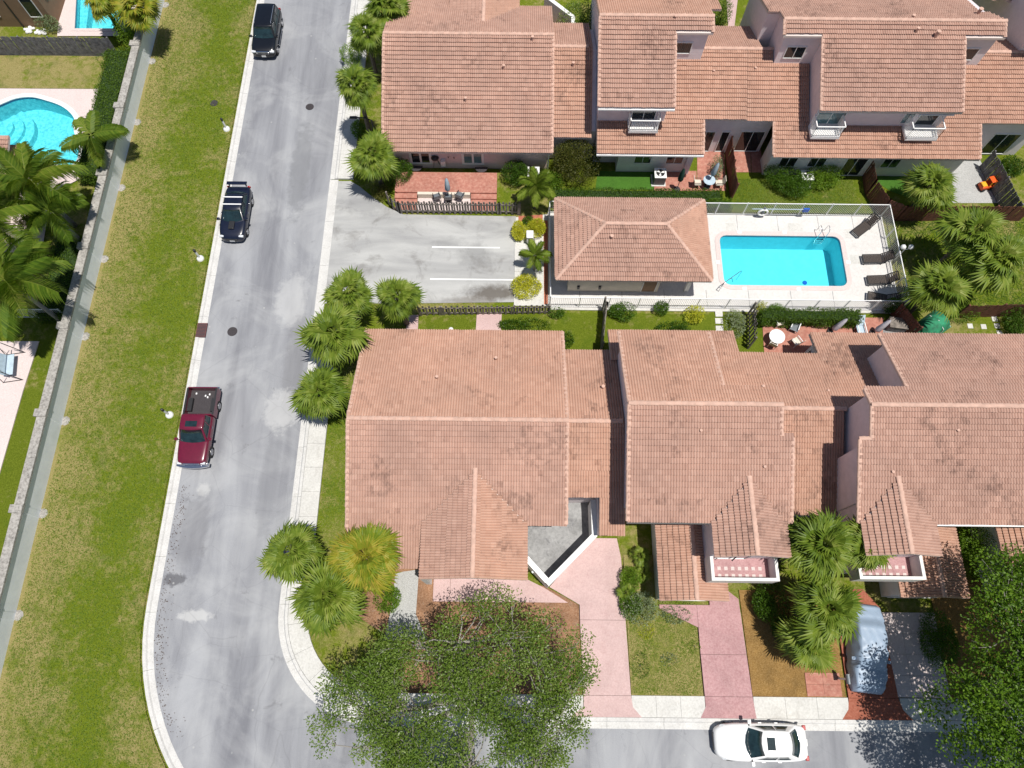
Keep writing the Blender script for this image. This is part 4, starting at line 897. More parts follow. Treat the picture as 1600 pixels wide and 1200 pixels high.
# ---- pool house with hipped roof
P_ = House('pool_house', 'small pool house with a hipped tile roof beside the rectangular pool', 'pool house')
hx0, hx1, hy0, hy1 = 2.68, 12.45, 21.68, 27.68; hyc = (hy0 + hy1) / 2; hh = (hy1 - hy0) / 2; hz = 4.45; hp = (hz - 2.72) / hh
rx0, rx1 = hx0 + hh, hx1 - hh
dS, zS = P_.slope('S', hyc, hz, hp, [(rx0, hyc), (rx1, hyc), (hx1, hy0), (hx0, hy0)], 'tile'); dN, _ = P_.slope('N', hyc, hz, hp, [(rx0, hyc), (rx1, hyc), (hx1, hy1), (hx0, hy1)], 'tile')
dW, _ = P_.slope('W', rx0, hz, hp, [(rx0, hyc), (hx0, hy0), (hx0, hy1)], 'tile'); dE, _ = P_.slope('E', rx1, hz, hp, [(rx1, hyc), (hx1, hy0), (hx1, hy1)], 'tile_bright')  # east hip alone in the brighter tile: sunlight put into its colour
P_.ridge(dS, (rx0, hyc, hz + .04), (rx1, hyc, hz + .04))
for (c0, c1) in (((hx0, hy0), (rx0, hyc)), ((hx0, hy1), (rx0, hyc)), ((hx1, hy0), (rx1, hyc)), ((hx1, hy1), (rx1, hyc))): caps(dS, (*c0, 2.75), (*c1, hz + .05), .9)
P_.wall(rect(3.6, 9.55, 22.3, 27.1), -.1, 2.6, 'stucco_cream')
for y in (22.35, 26.9): P_.wall(rect(11.35, 11.6, y, y + .25), -.1, 2.75, 'stucco_white', 'post')
P_.window('S', (8.9, 22.3, .1), .95, 2.1, 1, 'stucco_brown', 'stucco_white', 'side_door')
for x in (4.2, 5.6): MB().box(x, x + .16, 22.18, 22.3, .55, .85).build('meter_box', 'black_metal', P_.r)
q = W(956, 370, 4.2); P_.vent(q.x, q.y, zS(q.x, q.y), .09, .3)

# ---- houses of the yards behind the boundary wall
L1 = House('brown_house', 'brown stucco house corner behind the old grey fence', 'house')
q = W(90, 42); L1.wall(rect(q.x - 16, q.x - .0, q.y, q.y + 12), -.1, 3.6, 'stucco_brown'); L1.wall(rect(q.x - 16, q.x + .4, q.y - .02 + .4, q.y + 12.4), 3.6, 3.85, 'tile', 'roof')
for dx in (-1.0, -4.3): L1.window('S', (q.x + dx, q.y, .9), 1.0, 1.9, 1, 'glass', 'white')
MB().tube([(q.x - 2.6, q.y - .06, 0), (q.x - 2.6, q.y - .06, 2.4)], .05, 6).build('downpipe', 'black_metal', L1.r)
L2 = House('neighbour_house', 'house corner with pinkish tile eave beside the kidney pool', 'house')
q = W(14, 212, 3.0); dd, zz = L2.slope('S', q.y + 0, 3.0, .30, rect(q.x - 12, q.x, q.y - 2.9, q.y), 'tile'); L2.wall(rect(q.x - 12, q.x - .6, q.y - 7.8, q.y - .3), -.1, 2.0, 'stucco_cream')
L2.wall(rect(q.x - 12, q.x + .1, q.y - 2.95, q.y + .02), 2.0, 2.06, 'soffit', 'soffit')
q = W(24, 395); L2.wall([(q.x - 10, q.y), (q.x - .5, q.y), (q.x - 1.9, q.y + 3.2), (q.x - 10, q.y + 3.2)], -.05, 2.7, 'stucco_cream')
# ------------------------------------------------------------------ boundary wall
bw = empty('boundary_wall', (-27.8, 15, 0), 0, 'long pale blue grey boundary wall with capped pilasters beside the verge', 'wall')
bw.location = (0, 0, 0)
M['wall_paint'] = plain('pale_wall_paint', (.80, .83, .85), .85, var=.06, scale=1.5)
M['cap_stone'] = speckle_mat('weathered_cap', [(.16, .15, .14), (.38, .36, .33), (.52, .50, .47)], 8, bigamt=.25, big=2)
pil = [1.47 + 5.71 * k for k in range(-3, 10)]
for a, b in zip(pil, pil[1:]):
    MB().box(-27.95, -27.72, a + .02, b - .02, -.1, 1.68).build('panel', 'wall_paint', bw)
    MB().box(-28.16, -27.62, a + .24, b - .24, 1.68, 1.82).build('cap', 'cap_stone', bw)
for a in pil:
    MB().box(-28.22, -27.70, a - .2, a + .2, -.1, 1.66).build('pilaster', 'wall_paint', bw)
    MB().box(-28.34, -27.60, a - .238, a + .238, 1.662, 1.90).build('pilaster_cap', 'cap_stone', bw, bevel=.02)
    MB().lathe([(0, .13), (.2, .12), (.3, .07), (.32, -.1)][::-1], (-27.56, a + .05, 0), 9).build('footing', 'cap_stone', bw)
# ------------------------------------------------------------------ timber fences
def picket_mesh(name, w, h, th, mat, dog=True):
    m = MB(); pts = [(-w / 2, 0), (w / 2, 0), (w / 2, h - (.03 if dog else 0)), (w / 2 - .03, h), (-w / 2 + .03, h), (-w / 2, h - (.03 if dog else 0))]
    n = len(pts); m.add([(x, -th / 2, z) for x, z in pts] + [(x, th / 2, z) for x, z in pts], [tuple(range(n)), tuple(range(n, 2 * n))[::-1]] + [(n + i, n + (i + 1) % n, (i + 1) % n, i) for i in range(n)])
    return m.mesh(name, mat)
def timber_fence(path, h, label, mat='wood_grey', w=.13, gap=.05, shadow=True, z=.02, post=2.4, lean=0.0):
    f = empty('timber_fence', (path[0][0], path[0][1], z), 0, label, 'fence')
    meshes = [picket_mesh('picket', w, h + random.uniform(-.02, .02), .02, mat) for _ in range(3)]
    o = Vector((path[0][0], path[0][1]))
    for a, b in zip(path, path[1:]):
        a, b = Vector(a) - o, Vector(b) - o; L = (b - a).length; d = (b - a) / L; ang = math.atan2(d.y, d.x); nrm = Vector((-d.y, d.x))
        n = max(1, int(L / (w + gap)))
        for i in range(n):
            p = a + d * ((i + .5) * L / n) + nrm * ((.045 if i % 2 else -.045) if shadow else -.045)
            inst('picket', random.choice(meshes), f, (p.x, p.y, 0), (random.uniform(-.02, .02) + lean, random.uniform(-.015, .015), ang))
        for zz in (h * .2, h * .78): MB().bar((a.x, a.y, zz), (b.x, b.y, zz), .045, .09).build('rail', mat, f)
        k = max(1, round(L / post))
        for i in range(k + 1):
            p = a + d * (L * i / k); MB().box(p.x - .05, p.x + .05, p.y - .05, p.y + .05, -.1, h + .03).build('post', mat, f)
    return f
g = W2
timber_fence([g(608, 318), g(614, 326), g(626, 333), g(780, 334), g(812, 335)], 1.3, 'weathered picket fence below the red terrace steps')
timber_fence([g(656, 492), g(690, 492)], 1.15, 'greenish short picket fence beside the palm cluster'); 
timber_fence([g(692, 492), g(858, 490)], 1.15, 'weathered picket fence between parking lot and corner house lawn')
timber_fence([g(941, 484), g(944, 492), g(938, 552)], 1.75, 'tall dark plank fence running from pool fence to the corner house link', 'wood_grey', .14, .015, False)
timber_fence([g(1168, 492), g(1168, 545)], 1.75, 'dark lattice topped fence beside the red paved patio', 'wood_grey', .12, .03)
timber_fence([g(1133, 240), g(1142, 312)], 1.8, 'dark red plank fence dividing the two small patios', 'wood_red', .14, .01, False)
timber_fence([g(1346, 264), g(1352, 305), g(1372, 335), g(1398, 345), g(1425, 345), g(1590, 345)], 1.75, 'long red brown plank fence curving behind the shaggy fan palm', 'wood_red', .14, .012, False)
timber_fence([g(1530, 262), g(1571, 343)], 1.8, 'dark plank fence beside the grey gravel yard', 'wood_slate', .14, .012, False)
timber_fence([g(1490, 496), g(1600, 493), g(1640, 492)], 1.75, 'red brown plank fence beyond the green netting', 'wood_red', .14, .012, False)
timber_fence([g(1392, 492), g(1420, 528)], 1.6, 'short dark plank fence at the corner of the pool fence', 'wood_red', .14, .012, False)
timber_fence([g(-40, 85), g(186, 88)], 1.75, 'old grey plank fence between the two left back yards', 'wood_slate', .14, .006, False)
# ------------------------------------------------------------------ white pool fence
def rail_fence(path, h, label, mat='white_metal', gap=.115, post=1.85, z=.06):
    f = empty('metal_fence', (path[0][0], path[0][1], z), 0, label, 'fence'); o = Vector((path[0][0], path[0][1]))
    for a, b in zip(path, path[1:]):
        a, b = Vector(a) - o, Vector(b) - o; L = (b - a).length; d = (b - a) / L; k = max(1, round(L / post))
        for i in range(k + (0)):
            p, q = a + d * (L * i / k), a + d * (L * (i + 1) / k)
            pb = MB(); n = int((q - p).length / gap)
            for j in range(1, n):
                s_ = p + (q - p) * (j / n); pb.box(s_.x - .009, s_.x + .009, s_.y - .009, s_.y + .009, .06, h - .03)
            pb.build('bars', mat, f, kind='stuff')
            MB().bar((p.x, p.y, h), (q.x, q.y, h), .05, .045).build('top_rail', mat, f); MB().bar((p.x, p.y, .1), (q.x, q.y, .1), .04, .035).build('bottom_rail', mat, f)
            MB().box(p.x - .03, p.x + .03, p.y - .03, p.y + .03, 0, h + .06).build('post', mat, f)
        MB().box(b.x - .031, b.x + .031, b.y - .031, b.y + .031, 0, h + .06).build('post', mat, f)
    return f
rail_fence([(2.42, 21.12), (2.42, 28.38), (25.42, 28.38), (25.42, 21.12), (2.42, 21.12)], 1.35, 'white metal bar fence round the community pool deck')
rail_fence([g(-30, 497), g(108, 497)], 1.2, 'white metal bar fence below the feather palms', z=.05)
# ------------------------------------------------------------------ pools
def pool(name, outline, depth, label, plaster, cope, wl=-.13, shelf=None):
    t = empty(name, (0, 0, 0), 0, label, 'pool')
    n = len(outline); a = sum(outline[i][0] * outline[(i + 1) % n][1] - outline[(i + 1) % n][0] * outline[i][1] for i in range(n))
    if a < 0: outline = outline[::-1]
    m = MB(); vs = [(x, y, .05) for x, y in outline] + [(x, y, -depth) for x, y in outline]
    fs = [(n + i, n + (i + 1) % n, (i + 1) % n, i) for i in range(n)]
    for tri in tessellate_polygon([[Vector((x, y, 0)) for x, y in outline]]):
        p, q, r = (Vector((*outline[k], 0)) for k in tri); fs.append(tuple(n + k for k in (tri if (q - p).cross(r - p).z > 0 else tri[::-1])))
    m.add(vs, fs).build('basin', plaster, t)
    m = MB()
    tr = [tri for tri in tessellate_polygon([[Vector((x, y, 0)) for x, y in outline]])]
    m.add([(x, y, wl) for x, y in outline], [tri if (Vector((*outline[tri[1]], 0)) - Vector((*outline[tri[0]], 0))).cross(Vector((*outline[tri[2]], 0)) - Vector((*outline[tri[0]], 0))).z > 0 else tri[::-1] for tri in tr])
    m.build('water', 'water', t)
    def off(i, d):
        p, q, r = (Vector(outline[k % n]) for k in (i - 1, i, i + 1)); e = ((q - p).normalized() + (r - q).normalized()).normalized(); return (q.x + e.y * d, q.y - e.x * d)
    prof = [(-.03, .02), (-.03, .088), (.30, .088), (.32, .03)]
    c = MB(); k = len(prof)
    c.add([(*off(i, d), z) for i in range(n) for d, z in prof], [(i * k + j, i * k + j + 1, ((i + 1) % n) * k + j + 1, ((i + 1) % n) * k + j) for i in range(n) for j in range(k - 1)])
    c.build('coping', cope, t)
    tl = MB(); tl.add([(*off(i, -.006), z) for i in range(n) for z in (-.16, .02)], [(i * 2, i * 2 + 1, ((i + 1) % n) * 2 + 1, ((i + 1) % n) * 2) for i in range(n)])
    tl.build('tile_band', 'pool_band', t)
    return t
M['pool_band'] = plain('blue_tile_band', (.03, .12, .25), .3, var=.4, scale=25)
pl = pool('swimming_pool', POOL, 1.75, 'rectangular turquoise community pool beside the pool house', 'pool_blue', 'pale_pink')
for i in range(3):
    r0 = 1.45 - .38 * i; st_ = MB(); st_.prism([(14.06, 22.86)] + arc(14.06, 22.86, r0, 0, 90, 8), -1.74, -.95 + .25 * i); st_.build('entry_step', 'pool_blue', pl)
MB().lathe([(0, .03), (.16, .03), (.16, -.02)][::-1], (20.3, 24.1, -1.74), 14).build('floor_drain', 'blue_plastic', pl)
for (x, y) in ((15.5, 27.0), (18.6, 27.0), (22.62, 24.7), (13.8, 24.6), (19.0, 22.62), (15.4, 22.62)): MB().box(x - .14, x + .14, y - .12, y + .12, .086, .094).build('depth_marker', 'white', pl)
ld = empty('pool_ladder', (21.1, 26.75, .06), 0, 'chrome pool ladder at the deep end', 'ladder')
for s_ in (-.27, .27): MB().tube([(s_, .45, 0), (s_, .42, .62), (s_, .3, .78), (s_, .05, .78), (s_, -.08, .6), (s_, -.1, -.9)], .022, 8).build('rail', 'chrome', ld, smooth=True)
for k in range(3): MB().box(-.27, .27, -.15, -.06, -.3 - .25 * k, -.26 - .25 * k).build('tread', 'chrome', ld)
hr = empty('pool_handrail', (14.0, 22.75, .06), 0, 'slanting chrome handrail over the curved pool steps', 'handrail')
MB().tube([(-.35, -.35, 0), (-.35, -.35, .75), (-.1, -.1, .85), (1.1, .9, .55), (1.25, 1.0, .35), (1.1, .85, -.6)], .025, 8).build('rail', 'chrome', hr, smooth=True); MB().tube([(-.15, -.15, 0), (-.15, -.15, .8)], .022, 8).build('stay', 'chrome', hr)
kp = pool('swimming_pool', KIDNEY, 1.3, 'kidney shaped sparkling pool in the left back yard', 'pool_glint', 'white')
c0 = W2(-6, 196)
for i in range(3): MB().prism(arc(c0[0], c0[1], 2.2 - .62 * i, -60, 70, 12) + [(c0[0] - 1, c0[1])], -1.29, -.85 + .25 * i).build('entry_step', 'pool_glint', kp)
tp = pool('swimming_pool', TLPOOL, 1.2, 'small angular pool beneath the yellowing fan palms', 'pool_glint', 'pale_pink')
q = W2(117, 46); MB().prism(px((122, -50), (140, -50), (128, 44), (118, 44)), -1.19, -.5).build('shelf', 'pool_glint', tp)
# ------------------------------------------------------------------ garden and street furniture
def lounger(x, y, rz, label, hi=.55):
    t = empty('sun_lounger', (x, y, .06), rz, label, 'sun lounger', 'brown loungers by the pool fence')
    f = MB()
    for s_ in (-.31, .31): f.bar((-.95, s_, .3), (.25, s_, .3), .045, .06); f.bar((.25, s_, .3), (.85, s_, .3 + hi), .045, .06)
    f.bar((-.95, -.31, .3), (-.95, .31, .3), .045, .06); f.bar((.85, -.31, .3 + hi), (.85, .31, .3 + hi), .045, .06); f.build('frame', 'black_metal', t)
    for k in range(12): MB().box(-.93 + k * .098, -.85 + k * .098, -.29, .29, .305, .33).build('slat', 'wicker', t)
    for k in range(7):
        a = k / 7; x0 = .27 + a * .58; z0 = .32 + a * hi; MB().bar((x0, -.29, z0 + .02), (x0, .29, z0 + .02), .075, .025, (-.67, 0, .74)).build('slat', 'wicker', t)
    for (lx, s_) in ((-.85, -.31), (-.85, .31), (.3, -.31), (.3, .31)): MB().bar((lx, s_, .3), (lx, s_, 0), .04).build('leg', 'black_metal', t)
    MB().bar((.8, 0, .3 + hi * .85), (.62, 0, 0), .035, .4).build('prop', 'black_metal', t)
    MB().box(.25, .9, -.3, .3, .0, .012)
    return t
lounger(24.05, 27.35, R(38), 'brown wicker lounger turned diagonally in the fence corner')
lounger(24.45, 24.85, R(2), 'brown wicker lounger beside the diagonal lounger')
lounger(24.5, 23.25, R(3), 'brown wicker lounger next to the one by the hedge corner')
lounger(24.3, 21.85, R(-12), 'brown wicker lounger pressed against the hedge side fence')
def table(x, y, z, r, label, mat='white', h=.72, gl=None):
    t = empty('garden_table', (x, y, z), 0, label, 'table')
    MB().lathe([(0, h), (r, h), (r, h - .03), (0, h - .03)][::-1], n=22).build('table_top', mat, t); MB().tube([(0, 0, 0), (0, 0, h - .03)], .04, 8).build('stem', mat, t)
    MB().lathe([(0, .04), (r * .5, .03), (r * .5, 0)][::-1], n=14).build('base', mat, t); return t
def chair(x, y, z, rz, label, group, mat='white', seat='fabric_lilac'):
    t = empty('garden_chair', (x, y, z), rz, label, 'chair', group)
    MB().box(-.24, .24, -.24, .24, .40, .44).build('seat', seat, t, bevel=.01)
    MB().add([(-.24, .22, .44), (.24, .22, .44), (.24, .25, .44), (-.24, .25, .44), (-.24, .33, .92), (.24, .33, .92), (.24, .36, .92), (-.24, .36, .92)], [(3, 2, 1, 0), (4, 5, 6, 7), (0, 1, 5, 4), (1, 2, 6, 5), (2, 3, 7, 6), (3, 0, 4, 7)]).build('backrest', seat, t)
    for a in (-.22, .22):
        for b in (-.22, .22): MB().bar((a, b, 0), (a, b, .4), .03).build('leg', mat, t)
        MB().bar((a, -.22, .62), (a, .28, .62), .04, .025).build('armrest', mat, t); MB().bar((a, -.22, .4), (a, -.22, .62), .025).build('arm_post', mat, t)
    return t
def parasol(x, y, z, label, mat, h=2.3, closed=True, tilt=(0, 0)):
    t = empty('parasol', (x, y, z), 0, label, 'parasol'); t.rotation_euler = (tilt[0], tilt[1], 0)
    MB().tube([(0, 0, 0), (0, 0, h)], .025, 8).build('pole', 'ac_grey', t); MB().lathe([(0, .1), (.22, .08), (.24, 0)][::-1], n=14).build('base', 'iron', t)
    m = MB(); n = 16; rows = [(h + .02, .02), (h - .15, .09), (h - .6, .14), (h - 1.15, .17), (h - 1.3, .12)]
    for (zz, r) in rows:
        for k in range(n): rr = r * (1.18 if k % 2 else .78); a = 2 * math.pi * k / n; m.v.append((rr * math.cos(a), rr * math.sin(a), zz))
    for i in range(len(rows) - 1):
        for k in range(n): m.f.append((i * n + k, (i + 1) * n + k, (i + 1) * n + (k + 1) % n, i * n + (k + 1) % n)); m.t.append(.5)
    m.build('canopy', mat, t, smooth=True); return t
def condenser(px_, py_, label):
    q = W(px_, py_); t = empty('air_conditioner', (q.x, q.y, .03), 0, label, 'air conditioner')
    MB().box(-.5, .5, -.5, .5, -.03, .06).build('pad', 'concrete', t); MB().box(-.4, .4, -.4, .4, .06, .85).build('cabinet', 'ac_grey', t, bevel=.03)
    for k in range(6): MB().box(-.405, .405, -.405, .405, .16 + k * .1, .175 + k * .1).build('louvre', 'black_metal', t)
    m = MB(); m.box(-.42, .42, -.42, .42, .85, .9); tp_ = m.build('top', 'white', t, bevel=.02)
    MB().lathe([(.30, .912), (.30, .902), (0, .902)], n=18).build('fan_grille', 'black_metal', tp_)
    for k in range(3):
        a = 2 * math.pi * k / 3; MB().add([(0, 0, .915), (.27 * math.cos(a), .27 * math.sin(a), .92), (.27 * math.cos(a + .7), .27 * math.sin(a + .7), .915), (0, 0, .911), (.27 * math.cos(a), .27 * math.sin(a), .914), (.27 * math.cos(a + .7), .27 * math.sin(a + .7), .911)], [(0, 1, 2), (5, 4, 3), (0, 3, 4, 1), (1, 4, 5, 2), (2, 5, 3, 0)]).build('fan_blade', 'white', tp_)
    return t
condenser(1028, 283, 'grey air conditioner between the turf and the red patio'); condenser(833, 281, 'air conditioner behind the bushes of the end house'); condenser(1254, 286, 'air conditioner between two leafy bushes')
# verge lamps
def verge_lamp(a, b, label):
    q = W(a, b); t = empty('verge_lamp', (q.x, q.y, .06), 0, label, 'lamp')
    MB().lathe([(0, .22), (.12, .21), (.235, .1), (.235, -.1)][::-1], n=18).build('concrete_base', 'white', t, smooth=True)
    MB().tube([(0, 0, .15), (0, 0, .92)], .07, 10).build('post', 'white', t); MB().lathe([(0, 1.16), (.07, 1.14), (.085, 1.06), (.085, .92)][::-1], n=12).build('lamp_head', 'black_metal', t)
verge_lamp(355, 203, 'short white verge lamp near the dark valve cover'); verge_lamp(314, 405, 'short white verge lamp near the navy car'); verge_lamp(266, 649, 'short white verge lamp beside the maroon pickup')
def post_lamp(q, h, label, r=.17, globes=1, mat='white'):
    t = empty('lamp_post', (q.x, q.y, .04), 0, label, 'lamp')
    MB().tube([(0, 0, 0), (0, 0, h)], .035, 8).build('post', mat, t)
    for k in range(globes):
        ox = (k - (globes - 1) / 2) * .5
        if globes > 1: MB().tube([(0, 0, h - .1), (ox, 0, h), (ox, 0, h + .05)], .025, 6).build('arm', mat, t)
        MB().lathe([(r * math.sin(R(a)), h + .05 + r - r * math.cos(R(a))) for a in range(0, 181, 20)], (ox, 0, 0), 14).build('globe', 'white', t, smooth=True)
post_lamp(W(706, 522), .45, 'white globe garden lamp on the corner house lawn', .16); post_lamp(Vector((25.75, 24.9, 0)), 1.5, 'white twin globe lamp outside the pool fence', .17, 2)
q = W(590, 225); t = empty('street_lamp', (q.x, q.y, .02), 0, 'dark street lamp arm among the tall palms', 'lamp')
MB().tube([(0, 0, 0), (0, 0, 2.4), (-.35, 0, 2.65), (-1.0, 0, 2.7)], .05, 8).build('post', 'black_metal', t); MB().box(-1.45, -.95, -.1, .1, 2.62, 2.74).build('lamp_head', 'black_metal', t, bevel=.03)
# life ring and hook on the pool fence
t = empty('life_ring', (17.05, 28.05, .06), 0, 'white life ring hung on the pool fence', 'life ring')
tor = MB(); n1, n2 = 20, 8
for i in range(n1):
    a = 2 * math.pi * i / n1
    for j in range(n2): b = 2 * math.pi * j / n2; tor.v.append(((.3 + .07 * math.cos(b)) * math.cos(a), .07 * math.sin(b) + .12, .62 + (.3 + .07 * math.cos(b)) * math.sin(a)))
for i in range(n1):
    for j in range(n2): tor.f.append((i * n2 + j, ((i + 1) % n1) * n2 + j, ((i + 1) % n1) * n2 + (j + 1) % n2, i * n2 + (j + 1) % n2)); tor.t.append(.5)
tor.build('ring', 'white', t, smooth=True); MB().box(-.06, .06, .1, .24, .2, 1.1).build('holder', 'ac_grey', t)
t = empty('pole_rack', (17.5, 28.22, .06), 0, 'long blue pool pole on the pool fence', 'pool pole'); MB().tube([(-1.3, 0, .95), (2.4, 0, .95)], .03, 8).build('pole', 'fabric_blue', t); MB().box(2.2, 2.6, -.06, .06, .7, 1.05).build('net_head', 'blue_plastic', t)
# patio sets
q = W(1104, 292); table(q.x, q.y, .075, .42, 'small round table under the blue closed parasol', 'fabric_blue'); parasol(q.x, q.y + .05, .08, 'pale blue closed parasol standing at the small round table', 'fabric_blue', 2.5, tilt=(0, .06))
for dx, lb in ((-.75, 'cushioned chair on the parasol side of the small round table'), (.75, 'cushioned chair between the small table and the dark red fence')): chair(q.x + dx, q.y, .075, R(90 if dx < 0 else -90), lb, 'chairs at the small round table', 'wicker', 'stucco_cream')
q = W(1057, 297); parasol(q.x, q.y, .075, 'dark green closed parasol on the red patio', 'fabric_green', 2.3)
q = W(702, 306); parasol(q.x, q.y - .35, .05, 'pale blue closed parasol in the sunken court', 'fabric_blue', 2.4)
for (a, b, rz, lb) in ((684, 303, 20, 'grey mesh chair below the cream step, beside a snipped shrub'), (702, 304, 0, 'grey mesh chair in front of the pale closed parasol'), (720, 301, -25, 'grey mesh chair below the red steps')):
    q = W(a, b); chair(q.x, q.y - .55, .05, R(rz + 180), lb, 'grey chairs in the sunken court', 'black_metal', 'ac_grey')
q = W(682, 263); t = empty('barbecue', (q.x, q.y, .42), 0, 'small black barbecue on the red terrace', 'barbecue'); MB().lathe([(0, .95), (.2, .9), (.28, .75), (.2, .6), (0, .55)][::-1], n=14).build('bowl', 'black_metal', t, smooth=True)
for k in range(3): a = 2.1 * k; MB().bar((.12 * math.cos(a), .12 * math.sin(a), .62), (.28 * math.cos(a), .28 * math.sin(a), 0), .03).build('leg', 'black_metal', t)
MB().box(.38, .7, -.2, .1, 0, .55).build('side_table', 'white', t)
for (a, b, lb) in ((650, 264, 'dark half round doormat at the darker french doors'), (752, 266, 'dark half round doormat at the pale french doors')):
    q = W(a, b, .42); tag(MB().prism([(q.x + x, q.y + y) for x, y in arc(0, .25, .45, 180, 360, 10)], .4, .436).build('doormat', 'iron'), lb, 'doormat')
# right hand patio behind the hedge
q = W(1214, 526, .75); table(q.x, q.y, .08, .5, 'white round table on the red paved patio', 'white')
for (a, b, rz, lb) in ((1213, 508, 20, 'pale garden chair nearest the hedge on the paved patio'), (1240, 538, -150, 'pale garden chair between the white table and the roof edge'), (1205, 541, 150, 'pale garden chair beside the lattice topped fence')):
    q = W(a, b); chair(q.x, q.y, .08, R(rz), lb, 'chairs round the white table', 'white', 'stucco_cream')
def recliner(q, rz, label, seat):
    t = empty('deck_chair', (q.x, q.y, .08), rz, label, 'deck chair')
    MB().box(-.27, .27, -.55, .2, .32, .37).build('seat', seat, t, bevel=.01); MB().add([(-.27, .2, .34), (.27, .2, .34), (.27, .2, .40), (-.27, .2, .40), (-.27, .75, .82), (.27, .75, .82), (.27, .72, .87), (-.27, .72, .87)], [(3, 2, 1, 0), (4, 5, 6, 7), (0, 1, 5, 4), (1, 2, 6, 5), (2, 3, 7, 6), (3, 0, 4, 7)]).build('backrest', seat, t)
    for a in (-.24, .24):
        for b in (-.5, .15): MB().bar((a, b, 0), (a, b, .33), .035).build('leg', 'white', t)
        MB().bar((a, -.5, .55), (a, .35, .58), .05, .03).build('armrest', 'white', t); MB().bar((a, -.45, .33), (a, -.45, .55), .03).build('arm_post', 'white', t)
recliner(W(1240, 510), R(-25), 'grey reclining deck chair beside the white round table', 'ac_grey'); recliner(W(1340, 518), R(5), 'teal striped deck chair between two closed lilac parasols', 'fabric_blue')
q = W(1296, 520); parasol(q.x, q.y, .08, 'lilac closed parasol beside the flower pots', 'fabric_lilac', 1.7, tilt=(-.1, .25)); q = W(1362, 522); parasol(q.x, q.y, .08, 'lilac closed parasol by the grey concrete pad', 'fabric_lilac', 1.7, tilt=(-.1, .25))
for (a, b, lb) in ((1201, 492, 'flower pot beside the lattice topped fence'), (1254, 500, 'flower pot behind the grey reclining deck chair'), (1272, 501, 'flower pot midway along the clipped hedge'), (1283, 502, 'flower pot beside the midway hedge pot'), (1300, 501, 'flower pot behind the lilac parasol by the pots'), (1318, 501, 'flower pot between lilac parasol and teal deck chair')):
    q = W(a, b); t = empty('flower_pot', (q.x, q.y, .08), 0, 'small terracotta ' + lb, 'flower pot', 'pots below the hedge')
    MB().lathe([(0, .24), (.13, .24), (.15, .3), (.17, .3), (.11, 0), (0, 0)][::-1], n=12).build('pot', 'terracotta', t)
    m = MB()
    for k in range(40):
        a_ = random.uniform(0, 6.28); r_ = random.uniform(.02, .2); z_ = random.uniform(.28, .5); s_ = .06
        m.add([(r_ * math.cos(a_), r_ * math.sin(a_), z_), (r_ * math.cos(a_) + s_, r_ * math.sin(a_), z_ + .03), (r_ * math.cos(a_), r_ * math.sin(a_) + s_, z_ + .02)], [(0, 1, 2)], random.random())
    m.build('plant', 'shrub', t, kind='stuff')
# toy car, netting tent, mailbox, swing bench
q = W(1536, 294); t = empty('toy_car', (q.x, q.y, .08), R(15), 'orange and red ride on toy car on the gravel yard', 'toy car')
MB().box(-.45, .45, -.28, .28, .12, .42).build('body', 'orange', t, bevel=.06); MB().box(-.05, .42, -.26, .26, .85, .9).build('roof', 'orange', t, bevel=.02)
for a in (0, .38):
    for b in (-.23, .23): MB().bar((a, b, .4), (a, b, .86), .05).build('pillar', 'yellow', t)
MB().box(-.44, -.1, -.2, .2, .42, .5).build('hood', 'yellow', t, bevel=.03)
for a in (-.3, .3):
    for b in (-.3, .3): MB().tube([(a, b - .04, .12), (a, b + .04, .12)], .13, 10).build('wheel', 'dark_rubber', t)
q = W(1453, 512); t = empty('net_tent', (q.x, q.y, .04), R(35), 'teal green netting tent beside the grey concrete pad', 'tent')
m = MB(); n1, n2 = 13, 9
for i in range(n1):
    for j in range(n2):
        x = (i / (n1 - 1) - .5) * 2.3; yy = (j / (n2 - 1) - .5) * 1.5; m.v.append((x, yy, max(.0, .95 * (1 - (yy / .75) ** 4) * (1 - (abs(x) / 1.15) ** 4)) + random.uniform(0, .08)))
for i in range(n1 - 1):
    for j in range(n2 - 1): m.f.append((i * n2 + j, (i + 1) * n2 + j, (i + 1) * n2 + j + 1, i * n2 + j + 1)); m.t.append(.5)
m.build('netting', 'fabric_teal', t, smooth=True)
for k in (-1.1, 0, 1.1): MB().tube([(k, -.75, 0), (k, -.6, .75 if k == 0 else .1), (k, 0, 1.02 if k == 0 else .15), (k, .6, .75 if k == 0 else .1), (k, .75, 0)], .02, 6).build('hoop', 'white_metal', t)
q = W(1310, 1060); t = empty('mailbox', (q.x, q.y, .05), R(90), 'grey mailbox on a post beside the red driveway', 'mailbox')
MB().box(-.05, .05, -.05, .05, 0, 1.05).build('post', 'white', t); m = MB(); m.box(-.24, .24, -.1, .1, 1.05, 1.17); m.tube([(-.24, 0, 1.17), (.24, 0, 1.17)], .1, 12); m.build('box', 'ac_grey', t)
MB().box(.241, .25, -.08, .08, 1.07, 1.22).build('door', 'white_metal', t)
q = W(24, 575); t = empty('swing_bench', (q.x, q.y, .09), R(100), 'black framed garden swing bench on the pink patio', 'swing bench')
for s_ in (-.95, .95):
    for b in (-.6, .6): MB().tube([(s_, b, 0), (s_, b * .25, 1.7)], .025, 6).build('leg', 'black_metal', t)
    MB().tube([(s_, -.6, .04), (s_, .6, .04)], .025, 6).build('foot_bar', 'black_metal', t)
    MB().tube([(s_ * .72, 0, 1.7), (s_ * .72, .1, .5)], .012, 5).build('hanger', 'black_metal', t)
